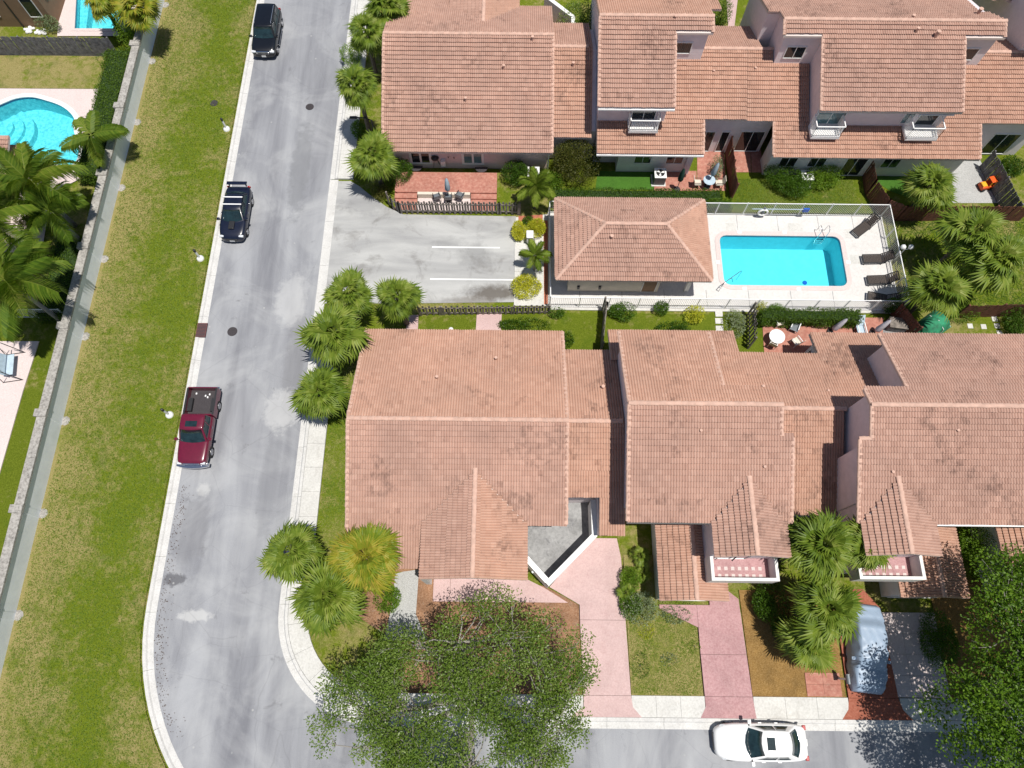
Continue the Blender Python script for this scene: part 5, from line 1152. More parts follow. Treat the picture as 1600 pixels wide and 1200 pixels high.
MB().tube([(-.97, 0, 1.7), (.97, 0, 1.7)], .03, 6).build('top_bar', 'black_metal', t); MB().box(-.7, .7, -.25, .25, .45, .5).build('seat', 'fabric_blue', t, bevel=.02); MB().add([(-.7, .22, .5), (.7, .22, .5), (.7, .27, .5), (-.7, .27, .5), (-.7, .42, 1.0), (.7, .42, 1.0), (.7, .46, 1.0), (-.7, .46, 1.0)], [(3, 2, 1, 0), (4, 5, 6, 7), (0, 1, 5, 4), (1, 2, 6, 5), (2, 3, 7, 6), (3, 0, 4, 7)]).build('backrest', 'fabric_blue', t)
q = W(1396, 512); t = empty('storage_chest', (q.x, q.y, .07), R(-8), 'dark wooden storage chest on the grey concrete pad', 'chest')
MB().box(-.55, .55, -.35, .35, 0, .6).build('chest_body', 'wood_slate', t); MB().box(-.58, .58, -.38, .38, .6, .67).build('lid', 'wood_grey', t, bevel=.01)
q = W(824, 378); t = empty('utility_box', (q.x + .15, q.y, .04), 0, 'white utility box between the yellow shrubs', 'utility box'); MB().box(-.2, .2, -.25, .25, 0, .9).build('cabinet', 'white', t, bevel=.02); MB().box(-.23, .23, -.28, .28, .9, .95).build('lid', 'white_metal', t, bevel=.01)
for k, (a, b) in enumerate(((44, 47), (62, 50))):
    q = W(a, b); m = MB()
    t = empty('rubble_pile', (q.x, q.y, .03), 0, 'white limestone rubble at the brown house wall' if k == 0 else 'white limestone rubble nearer the yellowing palms', 'rubble')
    for i in range(8): 
        x, y, s_ = random.uniform(-.5, .5), random.uniform(-.25, .25), random.uniform(.1, .2); MB().lathe([(0, s_ * .9), (s_ * .7, s_ * .6), (s_, 0)][::-1], (x, y, 0), 6).build('stone', 'white', t)
# ------------------------------------------------------------------ vehicles (local x forward, y left, z up)
def loft_body(st):
    """st: list of (x, half width, z centre top, z shoulder, z bottom)"""
    m = MB(); rows = []
    for (x, w, zt, zs, zb) in st:
        half = [(0, zt), (w * .5, zt - .008), (w * .82, (zt + zs) / 2 + .01), (w * .955, zs - .03), (w, zs - .16), (w * .995, (zs + zb) / 2 - .05), (w * .96, zb)]
        pts = [(x, -y, z) for y, z in half[::-1]] + [(x, y, z) for y, z in half[1:]]
        rows.append(pts)
    n = len(rows[0]); vs = [p for r_ in rows for p in r_]
    fs = [(i * n + k, i * n + k + 1, (i + 1) * n + k + 1, (i + 1) * n + k) for i in range(len(rows) - 1) for k in range(n - 1)]
    fs += [tuple(range(n))[::-1], tuple((len(rows) - 1) * n + k for k in range(n))]
    fs += [(i * n, (i + 1) * n, (i + 1) * n + n - 1, i * n + n - 1) for i in range(len(rows) - 1)]
    m.add(vs, fs); return m
def subdiv(o, lv=2):
    s_ = o.modifiers.new('sub', 'SUBSURF'); s_.levels = lv; s_.render_levels = lv
    o.data.polygons.foreach_set('use_smooth', [True] * len(o.data.polygons)); return o
def ring(x0, x1, w, z, cf, cb, tuck=.12, wr=None):
    """outline of the cabin at one height: front edge 5 pts (left to right), right side, back edge, left side"""
    wr = wr or w; out = []
    for k in range(5): y = w * (1 - k / 2); out.append(Vector((x1 - cf * (y / w) ** 2, y, z)))
    for k in (1, 2, 3): out.append(Vector((x1 - cf + (x0 + cb - x1 + cf) * k / 4, -(w + (wr - w) * k / 4 + .02), z)))
    for k in range(5): y = -wr * (1 - k / 2); out.append(Vector((x0 + cb * (y / wr) ** 2, y, z)))
    for k in (3, 2, 1): out.append(Vector((x1 - cf + (x0 + cb - x1 + cf) * k / 4, (w + (wr - w) * k / 4 + .02), z)))
    return out
def cabin(t, base, top, paint, crown=.03, side=((.06, .46), (.52, .93)), glass='car_glass'):
    n = len(base); m = MB(); mid = [(a + b) / 2 + Vector((0, 0, 0)) for a, b in zip(base, top)]
    ctr = sum(top, Vector()) / n + Vector((0, 0, crown)); inner = [p.lerp(ctr, .35) + Vector((0, 0, crown * .9)) for p in top]
    vs = base + top + inner + [ctr]
    fs = [(i, n + i, n + (i + 1) % n, (i + 1) % n) for i in range(n)] + [(n + i, 2 * n + i, 2 * n + (i + 1) % n, n + (i + 1) % n) for i in range(n)] + [(2 * n + i, 3 * n, 2 * n + (i + 1) % n) for i in range(n)]
    m.add(vs, fs); r_ = m.build('cabin', paint, t); b = r_.modifiers.new('bevel', 'BEVEL'); b.width = .05; b.segments = 3; b.limit_method = 'ANGLE'; b.angle_limit = R(25)
    r_.data.polygons.foreach_set('use_smooth', [True] * len(r_.data.polygons))
    def pane(name, idx, t0, t1, u0=0.0, u1=1.0):
        seq = [(base[i % n], top[i % n]) for i in idx]; k = len(seq)
        def at(u, v):
            f = u * (k - 1); i = min(int(f), k - 2); f -= i
            return seq[i][0].lerp(seq[i + 1][0], f).lerp(seq[i][1].lerp(seq[i + 1][1], f), v)
        nu, nv = 8, 3; q = MB(); grid = []
        for a in range(nu + 1):
            for c in range(nv + 1):
                u = u0 + (u1 - u0) * a / nu; v = t0 + (t1 - t0) * c / nv; p = at(u, v)
                d = (at(min(u + .01, 1), v) - at(max(u - .01, 0), v)).cross(at(u, 1) - at(u, 0)).normalized()
                o_ = p - Vector((sum(x.x for x in base) / n, 0, p.z))
                if d.dot(o_) < 0: d = -d
                grid.append((p, d))
        N_ = len(grid)
        q.v = [tuple(p + d * .012) for p, d in grid] + [tuple(p - d * .01) for p, d in grid]
        for a in range(nu):
            for c in range(nv):
                i0 = a * (nv + 1) + c; q.f.append((i0, i0 + nv + 1, i0 + nv + 2, i0 + 1)); q.t.append(.5)
        bd = [a * (nv + 1) for a in range(nu + 1)] + [nu * (nv + 1) + c for c in range(1, nv + 1)] + [a * (nv + 1) + nv for a in range(nu - 1, -1, -1)] + [c for c in range(nv - 1, 0, -1)]
        for a, c in zip(bd, bd[1:] + bd[:1]): q.f.append((a, c, N_ + c, N_ + a)); q.t.append(.5)
        return q.build(name, glass, t, smooth=True)
    pane('windscreen', [0, 1, 2, 3, 4], .08, .93, .05, .95)
    pane('rear_window', [8, 9, 10, 11, 12], .12, .92, .06, .94)
    for ids in ([4, 5, 6, 7, 8], [0, 15, 14, 13, 12]):
        for (u0, u1) in side: pane('side_window', ids, .15, .88, u0, u1)
    return r_
def wheels(t, xs, half, r=.34, w=.22):
    for x in xs:
        for s_ in (-1, 1):
            y = s_ * (half - w / 2 + .01)
            q = MB(); q.tube([(x, y - w / 2, r), (x, y - w / 2 + .03, r), (x, y + w / 2 - .03, r), (x, y + w / 2, r)], [r * .9, r, r, r * .9], 20); o = q.build('wheel', 'dark_rubber', t)
            yo = s_ * (half + .012); h = MB(); h.tube([(x, yo - s_ * .05, r), (x, yo + s_ * .004, r)], [r * .62, r * .58], 14); h.build('rim', 'rim', o)
            for k in range(5):
                a = 2 * math.pi * k / 5; MB().bar((x, yo + s_ * .008, r), (x + math.cos(a) * r * .56, yo + s_ * .008, r + math.sin(a) * r * .56), .05, .02, (0, 1, 0)).build('spoke', 'chrome', o)
def mirrors(t, x, half, z, mat):
    for s_ in (-1, 1):
        m = MB(); m.box(x - .1, x + .08, s_ * half + min(0, s_ * .2), s_ * half + max(0, s_ * .2), z, z + .15); o = m.build('wing_mirror', mat, t, bevel=.03)
        MB().bar((x, s_ * (half - .1), z + .02), (x, s_ * (half + .05), z + .05), .05).build('mirror_arm', 'black_metal', o)
def lights(t, xf, xr, half, zf, zr, fw=.32, rearmat='lamp_red', fd=.16):
    for s_ in (-1, 1):
        MB().box(xf - fd, xf, s_ * half - (fw if s_ > 0 else 0), s_ * half + (fw if s_ < 0 else 0), zf - .07, zf + .07).build('headlight', 'headlamp', t, bevel=.03)
        MB().box(xr, xr + .1, s_ * half - (.2 if s_ > 0 else 0), s_ * half + (.2 if s_ < 0 else 0), zr - .1, zr + .1).build('tail_light', rearmat, t, bevel=.03)
def handles(t, xs, half, z, mat):
    for x in xs:
        for s_ in (-1, 1): MB().box(x - .09, x + .09, s_ * half - .02, s_ * half + .02, z, z + .035).build('door_handle', mat, t, bevel=.008)
def plate(t, x, z, w=.34):
    MB().box(x - .012, x + .012, -w / 2, w / 2, z - .07, z + .07).build('number_plate', 'white', t)

# white sedan facing west
t = empty('parked_car', (13.22, -4.42, .0), R(180), 'white sedan with dark sunroof parked at the rose driveway', 'car')
hw = .92
o = subdiv(loft_body([(-2.42, .55, .62, .60, .32), (-2.36, .74, .88, .84, .26), (-2.05, .86, 1.00, .95, .2), (-1.4, hw, 1.02, .98, .18), (-.4, hw + .01, .98, .96, .17), (.6, hw, .97, .95, .17), (1.3, hw, .93, .89, .18), (1.95, .86, .84, .77, .2), (2.3, .70, .72, .64, .24), (2.42, .50, .58, .52, .28)]).build('body', 'paint_white', t))
cabin(t, ring(-2.02, .98, .80, .94, .30, .24), ring(-1.34, .12, .60, 1.42, .12, .10, wr=.56), 'paint_white', .035, ((.1, .5), (.54, .86)))
MB().box(-.50, -.08, -.30, .30, 1.43, 1.468).build('sunroof', 'car_glass', t, bevel=.01)
wheels(t, (1.5, -1.35), hw - .02, .32); mirrors(t, .62, hw - .03, .92, 'paint_white'); handles(t, (.0, -.85), hw + .01, .78, 'paint_white')
for s_ in (-1, 1):
    MB().add([(2.2, s_ * .45, .62), (1.85, s_ * .80, .70), (2.05, s_ * .80, .60), (2.33, s_ * .45, .52), (2.2, s_ * .45, .70), (1.85, s_ * .83, .775), (2.05, s_ * .83, .68), (2.36, s_ * .45, .60)], [(3, 2, 1, 0), (4, 5, 6, 7), (0, 1, 5, 4), (1, 2, 6, 5), (2, 3, 7, 6), (3, 0, 4, 7)]).build('headlight', 'headlamp', t)
    MB().box(-2.38, -2.2, s_ * .72 - .12, s_ * .72 + .12, .72, .86).build('tail_light', 'lamp_red', t, bevel=.03)
MB().box(2.28, 2.45, -.42, .42, .33, .46).build('grille', 'black_metal', t, bevel=.03); plate(t, -2.41, .66)
# navy hatchback-like saloon with roof bars and spoiler
t = empty('parked_car', (-18.98, 27.72, 0), R(-90), 'navy car with white roof bars and rear spoiler beside the verge', 'car'); t.scale = (.92, .96, .96)
hw = .93
subdiv(loft_body([(-2.22, .62, .72, .68, .3), (-2.15, .80, .98, .94, .26), (-1.85, .89, 1.06, 1.0, .2), (-1.2, hw, 1.05, 1.0, .18), (-.2, hw, 1.0, .97, .17), (.7, hw, .99, .95, .17), (1.3, hw, .96, .91, .18), (1.85, .88, .88, .8, .2), (2.15, .76, .76, .68, .24), (2.26, .60, .6, .55, .28)]).build('body', 'paint_navy', t))
cabin(t, ring(-1.72, 1.08, .80, .96, .22, .16), ring(-1.12, .22, .62, 1.44, .08, .08, wr=.58), 'paint_navy', .03)
for x in (-.78, -.16):
    o = MB().box(x - .045, x + .045, -.66, .66, 1.49, 1.53).build('roof_bar', 'white_metal', t, bevel=.01)
    for s_ in (-.6, .6): MB().box(x - .04, x + .04, s_ - .04, s_ + .04, 1.40, 1.49).build('bar_foot', 'black_metal', o)
MB().box(.95, 1.6, -.2, .2, .97, 1.06).build('hood_scoop', 'black_metal', t, bevel=.04)
o = MB().box(-2.3, -2.02, -.72, .72, 1.28, 1.33).build('spoiler', 'paint_navy', t, bevel=.02)
for s_ in (-.6, .6): MB().box(-2.2, -2.08, s_ - .03, s_ + .03, 1.0, 1.28).build('spoiler_stay', 'paint_navy', o)
wheels(t, (1.4, -1.25), hw - .02, .33); mirrors(t, .78, hw - .03, .95, 'paint_navy'); lights(t, 2.12, -2.2, .84, .72, .85); handles(t, (.1, -.75), hw + .01, .8, 'chrome'); plate(t, 2.27, .45); MB().box(2.2, 2.28, -.4, .4, .5, .62).build('grille', 'black_metal', t, bevel=.02)
# black SUV
t = empty('parked_car', (-18.95, 43.85, 0), R(-90), 'black SUV with silver roof rails and chrome grille beside the verge', 'car'); t.scale = (.85, .94, .92)
hw = .98
subdiv(loft_body([(-2.52, .80, .82, .78, .36), (-2.48, .92, 1.08, 1.04, .32), (-2.1, .97, 1.12, 1.08, .28), (-1.2, hw, 1.12, 1.08, .26), (.0, hw, 1.11, 1.07, .26), (.9, hw, 1.12, 1.08, .26), (1.6, hw, 1.10, 1.05, .28), (2.2, .95, 1.04, .97, .3), (2.46, .86, .92, .84, .34), (2.54, .74, .72, .68, .36)]).build('body', 'paint_black', t))
cabin(t, ring(-2.4, 1.22, .88, 1.06, .14, .08), ring(-2.2, .48, .72, 1.78, .06, .05), 'paint_black', .03, ((.05, .32), (.36, .64), (.68, .94)))
for s_ in (-.66, .66): MB().tube([(-1.9, s_, 1.80), (-1.8, s_, 1.87), (.1, s_, 1.87), (.2, s_, 1.80)], .025, 8).build('roof_rail', 'chrome', t)
wheels(t, (1.65, -1.5), hw - .02, .38, .25); mirrors(t, .95, hw - .02, 1.08, 'paint_black'); lights(t, 2.5, -2.56, .9, .86, .95, .36, fd=.22); handles(t, (.25, -.85), hw + .01, .92, 'chrome'); plate(t, 2.57, .52)
o = MB().box(2.42, 2.56, -.50, .50, .74, .94).build('grille', 'chrome', t, bevel=.03); MB().box(2.52, 2.575, -.42, .42, .79, .88).build('grille_slot', 'black_metal', o)
for s_ in (-1, 1): MB().box(-1.0, 1.1, s_ * (hw - .02) - .07, s_ * (hw - .02) + .07, .34, .39).build('side_step', 'chrome', t, bevel=.01)
# maroon pickup
t = empty('pickup_truck', (-19.0, 12.5, 0), R(-90), 'maroon pickup truck with open bed and chrome bumper beside the verge', 'pickup truck'); t.scale = (.94, .97, .97)
hw = .95
subdiv(loft_body([(-.62, hw - .02, 1.06, 1.03, .34), (-.58, hw, 1.08, 1.05, .32), (.0, hw, 1.08, 1.05, .3), (.8, hw, 1.09, 1.05, .3), (1.3, hw, 1.10, 1.05, .3), (1.9, .93, 1.06, 1.0, .32), (2.4, .88, 1.0, .93, .36), (2.52, .82, .9, .84, .4), (2.54, .78, .78, .7, .42)]).build('body', 'paint_maroon', t), 2)
cabin(t, ring(-.6, 1.28, .86, 1.05, .14, .03), ring(-.5, .52, .70, 1.72, .07, .02), 'paint_maroon', .03, ((.06, .55), (.6, .95)))
MB().box(-.02, .36, -.36, .36, 1.735, 1.768).build('sunroof', 'car_glass', t, bevel=.01)
for k in range(5): MB().box(-.45, -.06, -.44 + k * .22 - .02, -.44 + k * .22 + .02, 1.738, 1.757).build('roof_rib', 'paint_maroon', t)
bed = MB(); bed.box(-2.5, -.64, -hw, -hw + .09, .42, 1.07); bed.box(-2.5, -.64, hw - .09, hw, .42, 1.07); bed.box(-.74, -.64, -hw + .09, hw - .09, .42, 1.06)
bd = bed.build('bed', 'paint_maroon', t, bevel=.02)
MB().box(-2.49, -.74, -hw + .09, hw - .09, .52, .60).build('bed_floor', 'iron', bd)
for s_ in (-1, 1): MB().box(-2.5, -.66, s_ * (hw - .045) - .055, s_ * (hw - .045) + .055, 1.07, 1.095).build('bed_rail', 'black_metal', bd)
o = MB().box(-2.57, -2.5, -hw + .02, hw - .02, .45, 1.06).build('tailgate', 'paint_maroon', t, bevel=.02); MB().box(-2.6, -2.57, -.15, .15, .8, .88).build('handle', 'black_metal', o)
for i, (x, y) in enumerate(((-2.2, .35), (-2.1, .1), (-2.25, -.5), (-2.0, .25))): MB().box(x - .06, x + .06, y - .04, y + .04, .6, .68).build('litter', 'white', bd)
for s_ in (-1, 1): MB().box(-1.9, -1.0, s_ * (hw - .2) - .16, s_ * (hw - .2) + .16, .6, .82).build('wheel_arch', 'black_metal', bd)
wheels(t, (1.62, -1.5), hw, .37, .24); mirrors(t, 1.0, hw, 1.05, 'paint_maroon'); handles(t, (.15,), hw + .01, .9, 'chrome')
cb = MB(); 
for k in range(8):
    y0, y1 = -.98 + k * .245, -.98 + (k + 1) * .245; f = lambda y: 2.62 + .14 * (1 - (y / .98) ** 2)
    cb.add([(f(y0) - .22, y0, .42), (f(y1) - .22, y1, .42), (f(y1), y1, .44), (f(y0), y0, .44), (f(y0) - .22, y0, .64), (f(y1) - .22, y1, .64), (f(y1), y1, .62), (f(y0), y0, .62)], [(0, 1, 2, 3), (7, 6, 5, 4), (3, 2, 6, 7), (1, 0, 4, 5)] + ([(0, 3, 7, 4)] if k == 0 else []) + ([(2, 1, 5, 6)] if k == 7 else []))
cb.build('front_bumper', 'chrome', t); lights(t, 2.56, -2.6, .86, .82, .82, .28)
MB().box(-2.78, -2.58, -.85, .85, .42, .54).build('rear_bumper', 'chrome', t, bevel=.02); MB().box(2.5, 2.57, -.5, .5, .72, .9).build('grille', 'chrome', t, bevel=.02)
# covered car
q = W(1357, 1012, .8); t = empty('covered_car', (q.x, q.y, .13), R(-96), 'parked car hidden under a creased silver blue cover', 'covered car')
m = MB(); nx, ny = 60, 30
def prof(x):
    pts = [(-2.3, .55), (-2.15, .86), (-1.6, 1.0), (-1.0, 1.35), (-.2, 1.42), (.5, 1.36), (1.2, .98), (1.9, .86), (2.2, .62), (2.3, .5)]
    for (a, za), (b, zb) in zip(pts, pts[1:]):
        if a <= x <= b: f = (x - a) / (b - a); f = f * f * (3 - 2 * f); return za + f * (zb - za)
    return .5
for i in range(nx + 1):
    for j in range(ny + 1):
        x = -2.3 + 4.6 * i / nx; v = -1 + 2 * j / ny; zt = prof(x); e = abs(x) / 2.3; wid = .93 * (1 - .22 * e ** 5)
        top = wid * (.78 if zt > 1.1 else .9)
        if abs(v) < .62: y = v / .62 * top; z = zt - .05 * (v / .62) ** 4
        else: f = (abs(v) - .62) / .38; y = math.copysign(top + (wid + .03 - top) * min(1, f * 1.7), v); z = (zt - .05) * (1 - f) + .08 * f
        wr = .022 * math.sin(9 * x + 5 * y + 2.5 * math.sin(3 * y)) * max(0, math.sin(1.7 * x + 1)) + .018 * math.sin(14 * y - 7 * x) * (.3 + .7 * (abs(v) > .5)) + random.uniform(-.004, .004)
        if i in (0, nx): z = min(z, .55) * .9
        m.v.append((x, y + (wr if abs(v) > .6 else 0), max(.06, z + wr)))
for i in range(nx):
    for j in range(ny): m.f.append((i * (ny + 1) + j, (i + 1) * (ny + 1) + j, (i + 1) * (ny + 1) + j + 1, i * (ny + 1) + j + 1)); m.t.append(.5)
for i, fl in ((0, 1), (nx, 0)):
    b0 = len(m.v); 
    for j in range(ny + 1): vx = m.v[i * (ny + 1) + j]; m.v.append((vx[0] * 1.01, vx[1], .05))
    for j in range(ny):
        f_ = (i * (ny + 1) + j, i * (ny + 1) + j + 1, b0 + j + 1, b0 + j); m.f.append(f_ if fl else f_[::-1]); m.t.append(.5)
m.build('cover', 'cover', t, smooth=True)
for x in (-1.35, 1.4):
    for s_ in (-.78, .78): MB().tube([(x, s_ - .1, .31), (x, s_ + .1, .31)], .31, 14).build('wheel', 'dark_rubber', t)
for s_ in (-1, 1): MB().box(.55, .72, s_ * .95 - .1, s_ * .95 + .1, .82, .95).build('mirror_bulge', 'cover', t, bevel=.04)
# ------------------------------------------------------------------ palms
def fan_frond(seed, leaflets=23):
    """one fan leaf of unit length: stalk along +x, blade of narrow drooping leaflets"""
    rnd = random.Random(seed); m = MB(); ps = .44
    m.bar((0, 0, 0), (ps, 0, .02), .022, .014, t=.7)
    for k in range(leaflets):
        th = R(-112 + 224 * k / (leaflets - 1)); ln = .56 * (.72 + .28 * math.cos(th * .8)) * rnd.uniform(.88, 1.06)
        d = Vector((math.cos(th), math.sin(th), 0)); nrm = Vector((-d.y, d.x, 0)); w = .034
        base = Vector((ps - .02, 0, .02)); fold = .10 * abs(math.sin(th))
        b0 = base + d * .03; b1 = base + d * (ln * .5) + Vector((0, 0, -.01 + fold * .4)); b2 = base + d * (ln * rnd.uniform(.8, 1)) + Vector((0, 0, -.08 - .20 * rnd.random()))
        z = Vector((0, 0, .012)); t_ = min(1, max(0, rnd.gauss(.5, .22)))
        m.add([b0 - nrm * .008, b0 + nrm * .008, b1 + nrm * w - z, b1, b1 - nrm * w - z, b2], [(0, 4, 3), (0, 3, 1), (1, 3, 2), (4, 5, 3), (3, 5, 2)], t_)
    return m
FAN = {k: [fan_frond(11 + i).mesh('frond', k) for i in range(5)] for k in ('palm', 'palm_yellow', 'palm_dry')}
def feather_frond(seed, n=46):
    rnd = random.Random(seed); m = MB()
    def rach(s): return Vector((s * .96, 0, .34 * s - .52 * s * s))
    pts = [rach(i / 8) for i in range(9)]; m.tube(pts, [.014 - .0012 * i for i in range(9)], 4, t=.9)
    for k in range(n):
        s = .1 + .9 * k / (n - 1); p = rach(s); ln = .34 * math.sin(math.pi * (.12 + .80 * s)) ** .7 * rnd.uniform(.85, 1.1)
        for sd in (-1, 1):
            d = Vector((.55, sd * .85, rnd.uniform(-.15, .1))).normalized(); w = Vector((.019, 0, .004)); t_ = min(1, max(0, rnd.gauss(.5, .22)))
            mid = p + d * ln * .55 + Vector((0, 0, -.02)); tip = p + d * ln + Vector((.02, 0, -.14 - .12 * rnd.random()))
            m.add([p - w * .5, p + w * .5, mid + w, mid - w, tip], [(0, 1, 2, 3), (3, 2, 4)], t_)
    return m
FEA = {k: [feather_frond(41 + i).mesh('frond', k) for i in range(3)] for k in ('queen', 'palm', 'palm_yellow')}
def frond_mat(az, el, roll, sc, base):
    return Matrix.Translation(base) @ Matrix.Rotation(az, 4, 'Z') @ Matrix.Rotation(-el, 4, 'Y') @ Matrix.Rotation(roll, 4, 'X') @ Matrix.Diagonal((sc, sc, sc, 1))
def fan_palm(a, b, z, rad, label, n=40, mat='palm', dry=4, trunk=.15, lean=(0, 0), group=None, name='fan_palm', cat='palm tree'):
    q = W(a, b, z); t = empty(name, (q.x - lean[0], q.y - lean[1], 0), 0, label, cat, group); rnd = random.Random(int(a * 7 + b))
    pts = [(lean[0] * (i / 6) ** 1.4, lean[1] * (i / 6) ** 1.4, -.1 + (z - .05) * i / 6) for i in range(7)]
    MB().tube(pts, [trunk * 1.35, trunk * 1.05, trunk, trunk * .95, trunk, trunk * 1.1, trunk * 1.2], 10).build('trunk', 'bark', t, smooth=True)
    top = Vector((lean[0], lean[1], z - .15))
    ph = rnd.uniform(0, 6.28)
    for i in range(n):
        f = (i + .5) / n; az = i * 2.39996 + rnd.uniform(-.35, .35); el = R(72 - 112 * f ** .9) + rnd.uniform(-.22, .22)
        lob = 1 + .10 * math.sin(3 * az + ph) + .07 * math.sin(5 * az - ph)
        sc = rad * (.72 + .36 * min(1, f * 1.5)) * rnd.uniform(.86, 1.12) * lob
        inst('frond', FAN[mat][i % 5], t, mat4=frond_mat(az, el, rnd.uniform(-.75, .75), sc, top + Vector((rnd.uniform(-.06, .06), rnd.uniform(-.06, .06), .16 * (1 - f)))))
    for i in range(dry):
        inst('dry_frond', FAN['palm_dry'][i % 3], t, mat4=frond_mat(rnd.uniform(0, 6.28), R(-55) + rnd.uniform(-.15, .15), 0, rad * .85, top - Vector((0, 0, .1))))
    return t
def feather_palm(a, b, z, rad, label, n=16, mat='queen', trunk=.14, group=None, lean=(0, 0), elmax=62, elmin=-18, cat='palm tree', barkm='bark_pale', az0=0.0, spread=2.39996):
    q = W(a, b, z); t = empty('feather_palm', (q.x - lean[0], q.y - lean[1], 0), 0, label, cat, group); rnd = random.Random(int(a * 5 + b * 3))
    pts = [(lean[0] * (i / 6) ** 1.4, lean[1] * (i / 6) ** 1.4, -.1 + z * i / 6) for i in range(7)]
    MB().tube(pts, [trunk * 1.3, trunk, trunk * .95, trunk * .9, trunk * .85, trunk * .85, trunk * .6], 10).build('trunk', barkm, t, smooth=True)
    top = Vector((lean[0], lean[1], z))
    for i in range(n):
        f = (i + .5) / n; az = az0 + i * spread + rnd.uniform(-.25, .25); el = R(elmax + (elmin - elmax) * f) + rnd.uniform(-.1, .1)
        inst('frond', FEA[mat][i % 3], t, mat4=frond_mat(az, el, rnd.uniform(-.3, .3), rad * (.75 + .3 * f) * rnd.uniform(.9, 1.08), top))
    return t
fan_palm(572, 48, 4.4, 1.7, 'leafy fan palm between the road end and the end house ridge')
fan_palm(603, 10, 5.0, 1.8, 'fan palm half hidden behind the end house roof corner')
fan_palm(557, 131, 5.6, 1.65, 'tall round fan palm casting a shadow on the pavement')
fan_palm(583, 241, 3.4, 1.85, 'fan palm at the mouth of the parking lot above a dark bush')
fan_palm(543, 457, 3.6, 1.65, 'fan palm of the parking corner cluster, the one spreading over the gutter')
fan_palm(622, 463, 3.8, 1.6, 'ragged fan palm at the end of the greenish picket fence', 34, dry=7)
fan_palm(523, 521, 4.2, 2.15, 'largest fan palm of the cluster between parking lot and corner house', 46)
fan_palm(500, 612, 3.6, 1.8, 'fan palm beside the ridge end of the corner house')
fan_palm(455, 861, 3.6, 1.85, 'fan palm leaning over the kerb of the bend')
fan_palm(572, 869, 5.0, 2.05, 'bright yellow tipped fan palm over the corner house eave', 50, 'palm_yellow', 3)
fan_palm(513, 930, 3.2, 2.2, 'low broad fan palm between the bend pavement and yellow tipped palm', 44)
fan_palm(1282, 852, 6.0, 2.1, 'tall fan palm over the roof valley by the balcony dormer', 46)
fan_palm(1352, 852, 5.2, 1.6, 'fan palm in front of the stepped townhouse gable', 36)
fan_palm(1294, 950, 4.3, 2.0, 'fan palm overhanging the covered car', 44)
fan_palm(1262, 1000, 2.6, 1.7, 'low dark fan palm in the leaf litter bed', 30)
fan_palm(1458, 287, 3.4, 1.8, 'shaggy fan palm with dry tips beside the gravel yard', 44, 'palm', 12, .13)
fan_palm(1522, 362, 4.4, 2.2, 'fan palm by the curved plank fence on the far lawn', 30, dry=3)
fan_palm(1560, 402, 4.2, 2.3, 'twin fan palm leaning away from the pool fence', 30, dry=3)
fan_palm(1468, 448, 3.8, 1.95, 'fan palm above the green netting tent', 30, dry=8)
fan_palm(152, -8, 3.8, 1.7, 'yellowing fan palm over the small angular pool', 36, 'palm_yellow', 10)
fan_palm(216, 10, 3.7, 1.8, 'yellowing fan palm leaning over the boundary wall', 36, 'palm_yellow', 10, lean=(1.1, 0))
feather_palm(143, 212, 3.2, 2.4, 'sparse feather palm reaching over the boundary wall from the kidney pool', 8, 'queen', az0=-.9, elmax=30, elmin=-25, lean=(.5, 0))
feather_palm(45, 282, 5.0, 2.9, 'dense feather palm overhanging the kidney pool edge', 18)
feather_palm(78, 330, 4.0, 2.3, 'feather palm between the terrace and the clipped hedge', 12)
feather_palm(12, 440, 5.4, 3.2, 'big feather palm over the dry lawn and white metal fence', 18)
feather_palm(-20, 345, 5.4, 2.8, 'feather palm beside the neighbour house wall', 14)
feather_palm(838, 290, 2.5, 1.5, 'small bright feather palm beside the picket fence end', 18, 'palm', .10, elmax=75, elmin=-30)
feather_palm(836, 398, 1.9, 1.15, 'small feather palm between the clipped yellow shrubs', 12, 'palm', .09, elmax=70, elmin=-25)
# ------------------------------------------------------------------ shrubs, hedges
def leaf(m, p, d, up_, ln, w, t_):
    s = d.cross(up_)
    if s.length < 1e-3: s = d.orthogonal()
    s = s.normalized() * (w / 2)
    m.add([p, p + d * ln * .5 + s, p + d * ln, p + d * ln * .5 - s], [(0, 1, 2, 3)], t_)
def rv(rnd):
    while True:
        v = Vector((rnd.uniform(-1, 1), rnd.uniform(-1, 1), rnd.uniform(-1, 1)))
        if .05 < v.length < 1: return v.normalized()
def shrub(a, b, rx, ry, h, label, mat='shrub', dens=230, ls=.10, name='shrub', cat='shrub', z0=.03, group=None, lumps=5, rz=0):
    q = W(a, b, h * .5); t = empty(name, (q.x, q.y, z0), rz, label, cat, group); rnd = random.Random(int(a * 3 + b * 11)); m = MB()
    L = [(Vector((0, 0, h * .52)), Vector((rx, ry, h * .5)))]
    for k in range(lumps):
        an = rnd.uniform(0, 6.28); rr = rnd.uniform(.35, .62); s = rnd.uniform(.42, .62)
        L.append((Vector((math.cos(an) * rx * rr, math.sin(an) * ry * rr, h * rnd.uniform(.4, .66))), Vector((rx * s, ry * s, h * .42 * s / .5))))
    for c, r_ in L:
        n = int(dens * (r_.x * r_.y + r_.x * r_.z + r_.y * r_.z) * 2.6)
        for i in range(n):
            d = rv(rnd); k = rnd.uniform(.72, 1.06) ; p = c + Vector((d.x * r_.x, d.y * r_.y, d.z * r_.z)) * k
            if p.z < .02: continue
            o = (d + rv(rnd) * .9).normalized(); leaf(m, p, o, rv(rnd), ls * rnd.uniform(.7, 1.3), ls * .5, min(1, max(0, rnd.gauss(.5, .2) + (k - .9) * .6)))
    m.build('foliage', mat, t, kind='stuff')
    MB().tube([(0, 0, -.05), (.02, .02, h * .5)], [.06, .03], 6).build('stem', 'bark', t); return t
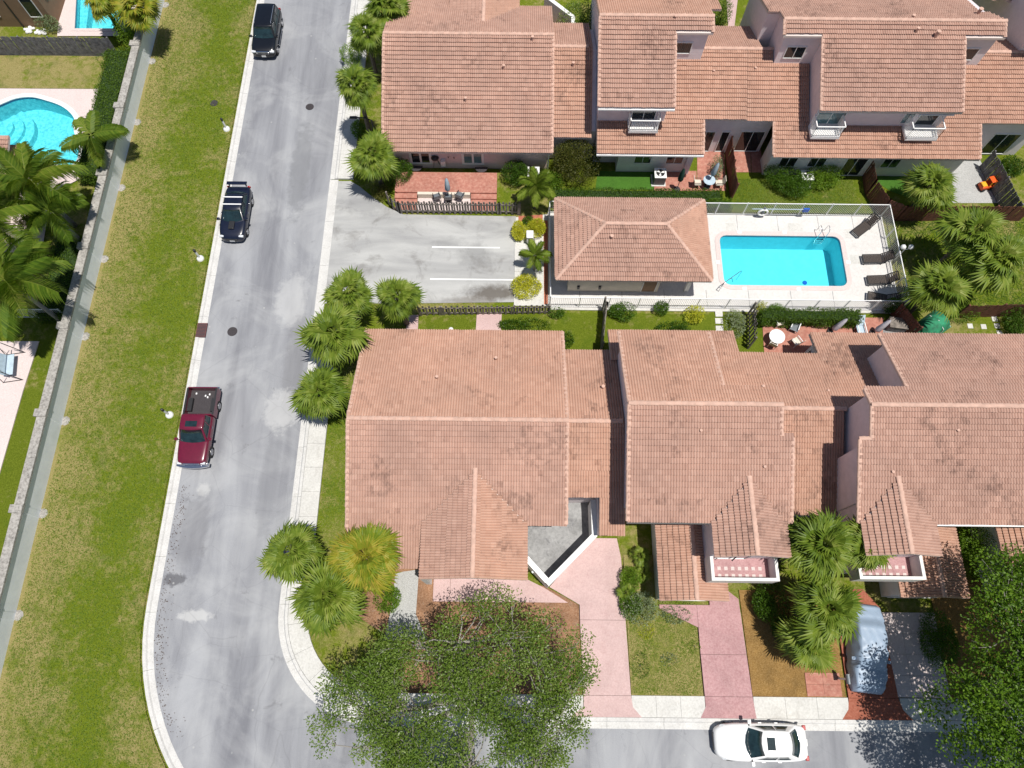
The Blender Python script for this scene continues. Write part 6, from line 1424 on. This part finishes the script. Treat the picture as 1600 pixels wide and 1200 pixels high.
def hedge(x0, x1, y0, y1, h, label, mat='hedge', dens=230, ls=.10, wob=.12):
    t = empty('hedge', ((x0 + x1) / 2, (y0 + y1) / 2, .03), 0, label, 'hedge'); rnd = random.Random(int(x0 * 31 + y0 * 7)); m = MB(); cx, cy = (x0 + x1) / 2, (y0 + y1) / 2
    lx, ly = x1 - x0, y1 - y0
    MB().box(-lx / 2 + .12, lx / 2 - .12, -ly / 2 + .12, ly / 2 - .12, -.05, h - .14).build('dark_core', 'hedge_core', t)  # solid dark box added inside so the leaves are not see-through
    faces = [((0, 0, 1), lx * ly), ((1, 0, 0), ly * h), ((-1, 0, 0), ly * h), ((0, 1, 0), lx * h), ((0, -1, 0), lx * h)]
    for nrm, ar in faces:
        nv = Vector(nrm)
        for i in range(int(ar * dens * 1.7)):
            u, v = rnd.uniform(-.5, .5), rnd.uniform(-.5, .5)
            if nv.z: p = Vector((u * lx, v * ly, h))
            elif nv.x: p = Vector((nv.x * lx / 2, u * ly, (v + .5) * h))
            else: p = Vector((u * lx, nv.y * ly / 2, (v + .5) * h))
            w_ = wob * (math.sin(p.x * 3.1 + p.y * 2.3) + math.sin(p.y * 5.7 + p.z * 4 + p.x * 1.7)) * .5
            p += nv * (w_ + rnd.uniform(-.14, .05)); leaf(m, p, (nv * .8 + rv(rnd)).normalized(), rv(rnd), ls * rnd.uniform(.7, 1.3), ls * .5, min(1, max(0, rnd.gauss(.5, .22))))
    m.build('foliage', mat, t, kind='stuff'); return t
shrub(900, 255, 1.65, 1.6, 2.6, 'big round olive bush between the end house and the skirt roof', 'shrub_olive', 190, .10, lumps=7)
shrub(622, 268, .9, 1.0, 1.5, 'dark glossy bush under the fan palm at the red terrace'); shrub(593, 300, .6, .6, .8, 'low dry bush at the mouth of the parking lot', 'shrub_olive')
shrub(806, 270, .85, .9, 1.4, 'round green bush beside the pale french doors'); shrub(858, 285, 1.0, .7, 1.1, 'light green bush hiding the air conditioner', 'tree_bright')
shrub(812, 362, .55, .6, .95, 'clipped yellow shrub by the dark parking shadow', 'shrub_yellow', 480, .09); shrub(838, 357, .6, .65, 1.0, 'clipped yellow shrub below the small bright palm', 'shrub_yellow', 480, .09); shrub(826, 350, .5, .45, .8, 'dark green clump between two yellow shrubs', 'shrub')
shrub(822, 448, .95, .85, .85, 'round yellow shrub ring at the fence end', 'shrub_yellow', 420, .09)
shrub(1230, 282, 1.75, .95, 1.5, 'long leafy bush slanting across the small back garden', 'shrub', 240, rz=R(-38)); shrub(1287, 276, 1.35, .9, 1.4, 'leafy bush beside the shaded patio door', 'tree_bright', 240, rz=R(12))
shrub(974, 486, .85, .6, 1.0, 'glossy green shrub beside the tall plank fence'); shrub(1033, 482, .45, .45, .95, 'small round shrub in the middle of the strip behind the pool house'); shrub(1084, 492, .62, .55, .9, 'yellow green shrub near the stepping stones', 'shrub_yellow', 150)
shrub(1148, 505, .7, .9, 1.0, 'loose grey green shrub beside the lattice topped fence', 'grey_plant', 130); shrub(870, 489, .55, .35, .6, 'low leafy plant at the white fence post')
shrub(1052, 512, 1.1, .4, .5, 'low dark ground cover behind the tall unit'); shrub(820, 508, 1.7, .55, .45, 'low green ground cover behind the corner house', 'hedge', 200); shrub(885, 530, .5, .6, .5, 'low green clump at the corner house link', 'hedge')
shrub(1395, 478, .5, .4, 1.3, 'dark shrub growing through the pool fence'); shrub(1186, 479, .35, .3, .9, 'spiky yellow plant at the pool fence', 'shrub_yellow', 120)
shrub(1500, 490, 1.3, .6, 1.0, 'mixed green shrubs above the little stepping stone lawn', 'tree_bright'); shrub(1590, 498, .9, 1.0, 1.5, 'dark green bush at the end of the stepping stone lawn'); shrub(1212, 484, .55, .4, .8, 'light green shrub at the end of the clipped hedge', 'tree_bright')
shrub(1120, 262, .3, .9, 1.5, 'flowering creeper along the dark red fence', 'grey_plant', 120); shrub(1580, 260, .8, .8, 1.0, 'green shrub past the plank fence of the gravel yard')
shrub(605, 935, .75, .75, .9, 'vivid green bush below the yellow tipped palm', 'tree_bright', 260); shrub(985, 905, .6, .7, 1.0, 'leafy plants beside the pale pink driveway', 'tree_bright'); shrub(1000, 950, 1.0, .9, 1.0, 'grey green bush on the dry front lawn', 'grey_plant', 150)
shrub(985, 945, .6, .8, .8, 'dark green plant at the edge of the pale pink driveway'); shrub(1055, 960, .8, .5, .35, 'low silvery ground cover along the pink path', 'grey_plant', 140); shrub(1205, 940, .9, 1.2, 1.6, 'dark bush in the shade of the tall fan palm'); shrub(1230, 985, .8, .8, 1.2, 'dark green shrub at the trunk of the low palm')
shrub(1465, 1000, .9, 1.6, 1.6, 'dark shrub row along the tan pavers'); shrub(1530, 850, 1.0, 1.2, 1.8, 'bush in the dark gap between the two garages', 'tree_bright')
shrub(45, 345, .9, .9, 1.3, 'round clipped bush at the cream terrace', 'shrub_olive', 260); shrub(165, 95, .6, .5, 1.2, 'thin leggy shrub at the end of the old grey fence', 'shrub', 90); shrub(75, 38, .9, .5, 1.2, 'wispy shrub at the brown house corner', 'grey_plant', 130)
shrub(205, 45, 1.2, 1.4, 2.2, 'dark broadleaf bush under the yellowing palms', 'tree_bright'); shrub(640, 160, .5, .9, .8, 'wispy plant at the wall of the end house') if False else None
shrub(548, 85, .8, .7, 1.5, 'light twiggy shrub between the two kerbside palms', 'tree_bright', 150); shrub(562, 205, .5, .6, 1.2, 'dark shrub under the tall round palm')
hedge(-30.3, -28.55, 30.2, 41.5, 1.3, 'long green hedge inside the boundary wall by the kidney pool'); hedge(-30.6, -28.5, 19.6, 25.6, .9, 'low green hedge inside the boundary wall by the dry lawn', 'hedge', 200)
hedge(15.9, 22.3, 19.85, 20.65, 1.15, 'long clipped hedge between pool fence and paved patio', 'hedge', 260)
hedge(2.7, 14.4, 28.75, 30.0, .7, 'low clipped hedge behind the pool house', 'hedge', 220); hedge(13.4, 15.0, 28.6, 29.2, .8, 'short clipped hedge block by the pool fence', 'tree_bright', 220)
hedge(26.2, 33.0, 18.4, 19.2, .5, 'low dark planting along the small lawn', 'hedge', 130) if False else None
shrub(905, 40, 1.6, 1.6, 3.2, 'dark tall bush behind the end house link', 'oak', 170, .12); shrub(1592, 20, 1.5, 1.5, 2.6, 'dark bush behind the far townhouse wall', 'oak', 170, .12); shrub(1128, 22, .7, .9, 2.4, 'slim dark shrub beside the sunlit pale path', 'oak', 160)
# small fan-leaved plants by the driveway
fan_palm(1000, 868, .7, .75, 'little fan plant beside the corner house link', 12, dry=0, trunk=.05, name='fan_plant', cat='plant'); fan_palm(1004, 893, .6, .8, 'little fan plant beside the garage wall', 12, dry=0, trunk=.05, name='fan_plant', cat='plant'); fan_palm(978, 925, .6, .7, 'reddish edged fan plant beside the pale pink driveway', 12, dry=2, trunk=.05, name='fan_plant', cat='plant')
# ------------------------------------------------------------------ broadleaf trees
def broad_tree(base, crown_c, rx, ry, zlo, zhi, label, mat, clusters, per, ls, seed, trunk=.32, barkm='bark_pale', gap=.0, cr=.75):
    rnd = random.Random(seed); t = empty('broadleaf_tree', (base[0], base[1], 0), 0, label, 'tree'); cx, cy = crown_c[0] - base[0], crown_c[1] - base[1]
    wood = MB(); fork = Vector((cx * .12, cy * .12, zlo * .55))
    wood.tube([(0, 0, -.2), (0.02, 0, .3), tuple(fork)], [trunk * 1.4, trunk, trunk * .85], 10)
    cl = []; tries = 0
    while len(cl) < clusters and tries < clusters * 40:
        tries += 1; a = rnd.uniform(0, 6.28); r_ = math.sqrt(rnd.random()); edge = 1 + .16 * math.sin(3 * a + seed) + .1 * math.sin(7 * a + 2 * seed)
        x, y = cx + math.cos(a) * r_ * rx * edge, cy + math.sin(a) * r_ * ry * edge; dome = math.sqrt(max(0, 1 - (r_ * .96) ** 2)); ztop = zlo + (zhi - zlo) * (.30 + .70 * dome)
        z = ztop - abs(rnd.gauss(0, .28)) * (zhi - zlo)
        hole = math.sin(x * 1.15 + seed) * math.sin(y * 1.3 + seed * 2) + .5 * math.sin(x * 2.7 - y * 1.9)
        if hole < -1 + gap: continue
        p = Vector((x, y, max(zlo * .85, z)))
        if any((p - c).length < cr * .55 for c in cl): continue
        cl.append(p)
    nl = 8; limbs = []
    for k in range(nl):
        a = 2 * math.pi * k / nl + rnd.uniform(-.3, .3); e = Vector((cx + math.cos(a) * rx * .62, cy + math.sin(a) * ry * .62, zlo + (zhi - zlo) * .38 + rnd.uniform(-.4, .5)))
        mid = fork.lerp(e, .5) + Vector((rnd.uniform(-.5, .5), rnd.uniform(-.5, .5), .5)); pts = []
        for i in range(9):
            f = i / 8; pts.append((fork * (1 - f) ** 2 + mid * 2 * f * (1 - f) + e * f * f) + Vector((rnd.uniform(-.1, .1), rnd.uniform(-.1, .1), rnd.uniform(-.06, .06))) * (f > 0))
        wood.tube(pts, [trunk * .62 * (1 - .78 * i / 8) for i in range(9)], 7); limbs += pts[2:]
    for c in cl:
        n_ = sorted(limbs, key=lambda p: (p - c).length)[rnd.choice((0, 0, 1, 2, 3, 5))]; md = n_.lerp(c, .5) + Vector((rnd.uniform(-.25, .25), rnd.uniform(-.25, .25), rnd.uniform(-.1, .25))); wood.tube([n_, md, c], [.055, .032, .012], 5, cap=False)
        for k in range(3): wood.tube([md.lerp(c, .6), c + rv(rnd) * cr * .75], [.018, .006], 4, cap=False)
    wood.build('trunk', barkm, t, smooth=True)
    m = MB()
    for c in cl:
        shade = rnd.gauss(0, .1); sz = rnd.uniform(.7, 1.25)
        for i in range(int(per * sz)):
            d = rv(rnd); p = c + Vector((d.x, d.y, d.z * .62)) * cr * sz * rnd.random() ** .45
            o = (d * .6 + rv(rnd) + Vector((0, 0, .25))).normalized(); leaf(m, p, o, (Vector((0, 0, 1)) + rv(rnd) * .9), ls * rnd.uniform(.7, 1.3), ls * .55, min(1, max(0, rnd.gauss(.48, .2) + shade)))
    m.build('crown', mat, t, kind='stuff'); return t
cA = W(735, 1085, 5.5); bA = W(748, 1092)
broad_tree((bA.x, bA.y), (cA.x - .1, cA.y - .6), 6.6, 4.7, 3.6, 7.2, 'big spreading oak over the street corner pavement', 'oak', 250, 210, .125, 5, gap=.56, cr=.70)
broad_tree((25.6, -1.6), (25.6, -2.2), 5.3, 6.0, 5.0, 9.0, 'bright leafy tree over the street beyond the covered car', 'tree_bright', 300, 240, .17, 3, gap=.25, cr=.85)

# ------------------------------------------------------------------ grass blades of the verge
def blades(poly_test, x0, x1, y0, y1, n, name, z, mat, seed, h=(.05, .13), dryf=None):
    rnd = random.Random(seed); m = MB(); k = 0
    while k < n:
        x, y = rnd.uniform(x0, x1), rnd.uniform(y0, y1)
        if not poly_test(x, y): k += 1; continue
        k += 1; a = rnd.uniform(0, 6.28); hh = rnd.uniform(*h); w = rnd.uniform(.012, .03); lx, ly = math.cos(a) * hh * 1.1, math.sin(a) * hh * 1.1; b = len(m.v)
        m.v += [(x - math.sin(a) * w, y + math.cos(a) * w, z - .01), (x + math.sin(a) * w, y - math.cos(a) * w, z - .01), (x + lx, y + ly, z + hh * .7)]; m.f.append((b, b + 1, b + 2))
        dry = abs(x + 22.6) / 5.2; m.t.append(min(1, max(0, rnd.gauss(.38 + .3 * dry ** 2 * (.5 + .5 * math.sin(x * 1.7 + y * .9)) if dryf is None else dryf(x, y), .2))))
    o = m.build(name, mat); o['kind'] = 'stuff'; return o
def in_verge(x, y):
    if y < CY: return math.hypot(x - CX, y - CY) > 13.55
    return x < -20.55
tag(blades(in_verge, -27.5, -17.5, -7, 48, 110000, 'grass', .06, 'grassblade', 9), 'short grass blades of the wide verge', 'grass')

# fallen leaves along the kerb of the bend
rl = random.Random(4); m = MB()
for k in range(420):
    yy = rl.uniform(-4.5, 9); base = -19.8 if yy > CY else CX - math.sqrt(max(0, 12.8 ** 2 - (yy - CY) ** 2)); x = base + abs(rl.gauss(0, .35)); a = rl.uniform(0, 6.28); s_ = rl.uniform(.03, .09)
    m.add([(x, yy, .012), (x + math.cos(a) * s_, yy + math.sin(a) * s_, .02), (x + math.cos(a + .8) * s_, yy + math.sin(a + .8) * s_, .013)], [(0, 1, 2)], rl.random())
tag(m.build('fallen_leaves', 'dead_leaf', kind='stuff'), 'dark fallen leaves along the kerb of the bend', 'leaves')

tag(blades(lambda x, y: not (x < 8.4 and y > 2.2), 6.7, 10.5, -2.2, 4.6, 9000, 'grass', .055, 'grassblade', 21, dryf=lambda x, y: .80 + .3 * math.sin(x * 3.1) * math.sin(y * 2.7 + 1)), 'thin dry grass of the patchy front lawn', 'grass')
tag(blades(lambda x, y: True, -11.25, -9.05, 5.2, 17.5, 9000, 'grass', .045, 'grassblade', 22, dryf=lambda x, y: .5 + .25 * math.sin(y * 1.3)), 'grass of the narrow strip beside the corner house', 'grass')
tag(blades(lambda x, y: True, 26.0, 37.0, 21.2, 28.4, 22000, 'grass', .042, 'grassblade', 23, dryf=lambda x, y: .45 + .25 * math.sin(x * .9 + y * .6)), 'grass of the lawn beyond the pool fence', 'grass')
tag(blades(lambda x, y: True, 15.4, 24.0, 28.7, 31.4, 9000, 'grass', .043, 'grassblade', 24, dryf=lambda x, y: .42 + .2 * math.sin(x * 1.1)), 'grass of the back garden with the slanting bush', 'grass')
for (a, b, rx, ry, lb, mt) in ((1010, 985, .5, .4, 'yellowish weed clump on the dry front lawn', 'shrub_yellow'), (1000, 1040, .5, .7, 'green weed clump along the pale pink driveway edge', 'shrub'), (1085, 1010, .35, .3, 'green weed clump on the bare side of the dry lawn', 'tree_bright'), (1045, 1030, .5, .35, 'grey green weed clump mid dry lawn', 'grey_plant')):
    shrub(a, b, rx, ry, .22, lb, mt, 160, .08, name='weed_clump', cat='plant', lumps=3)
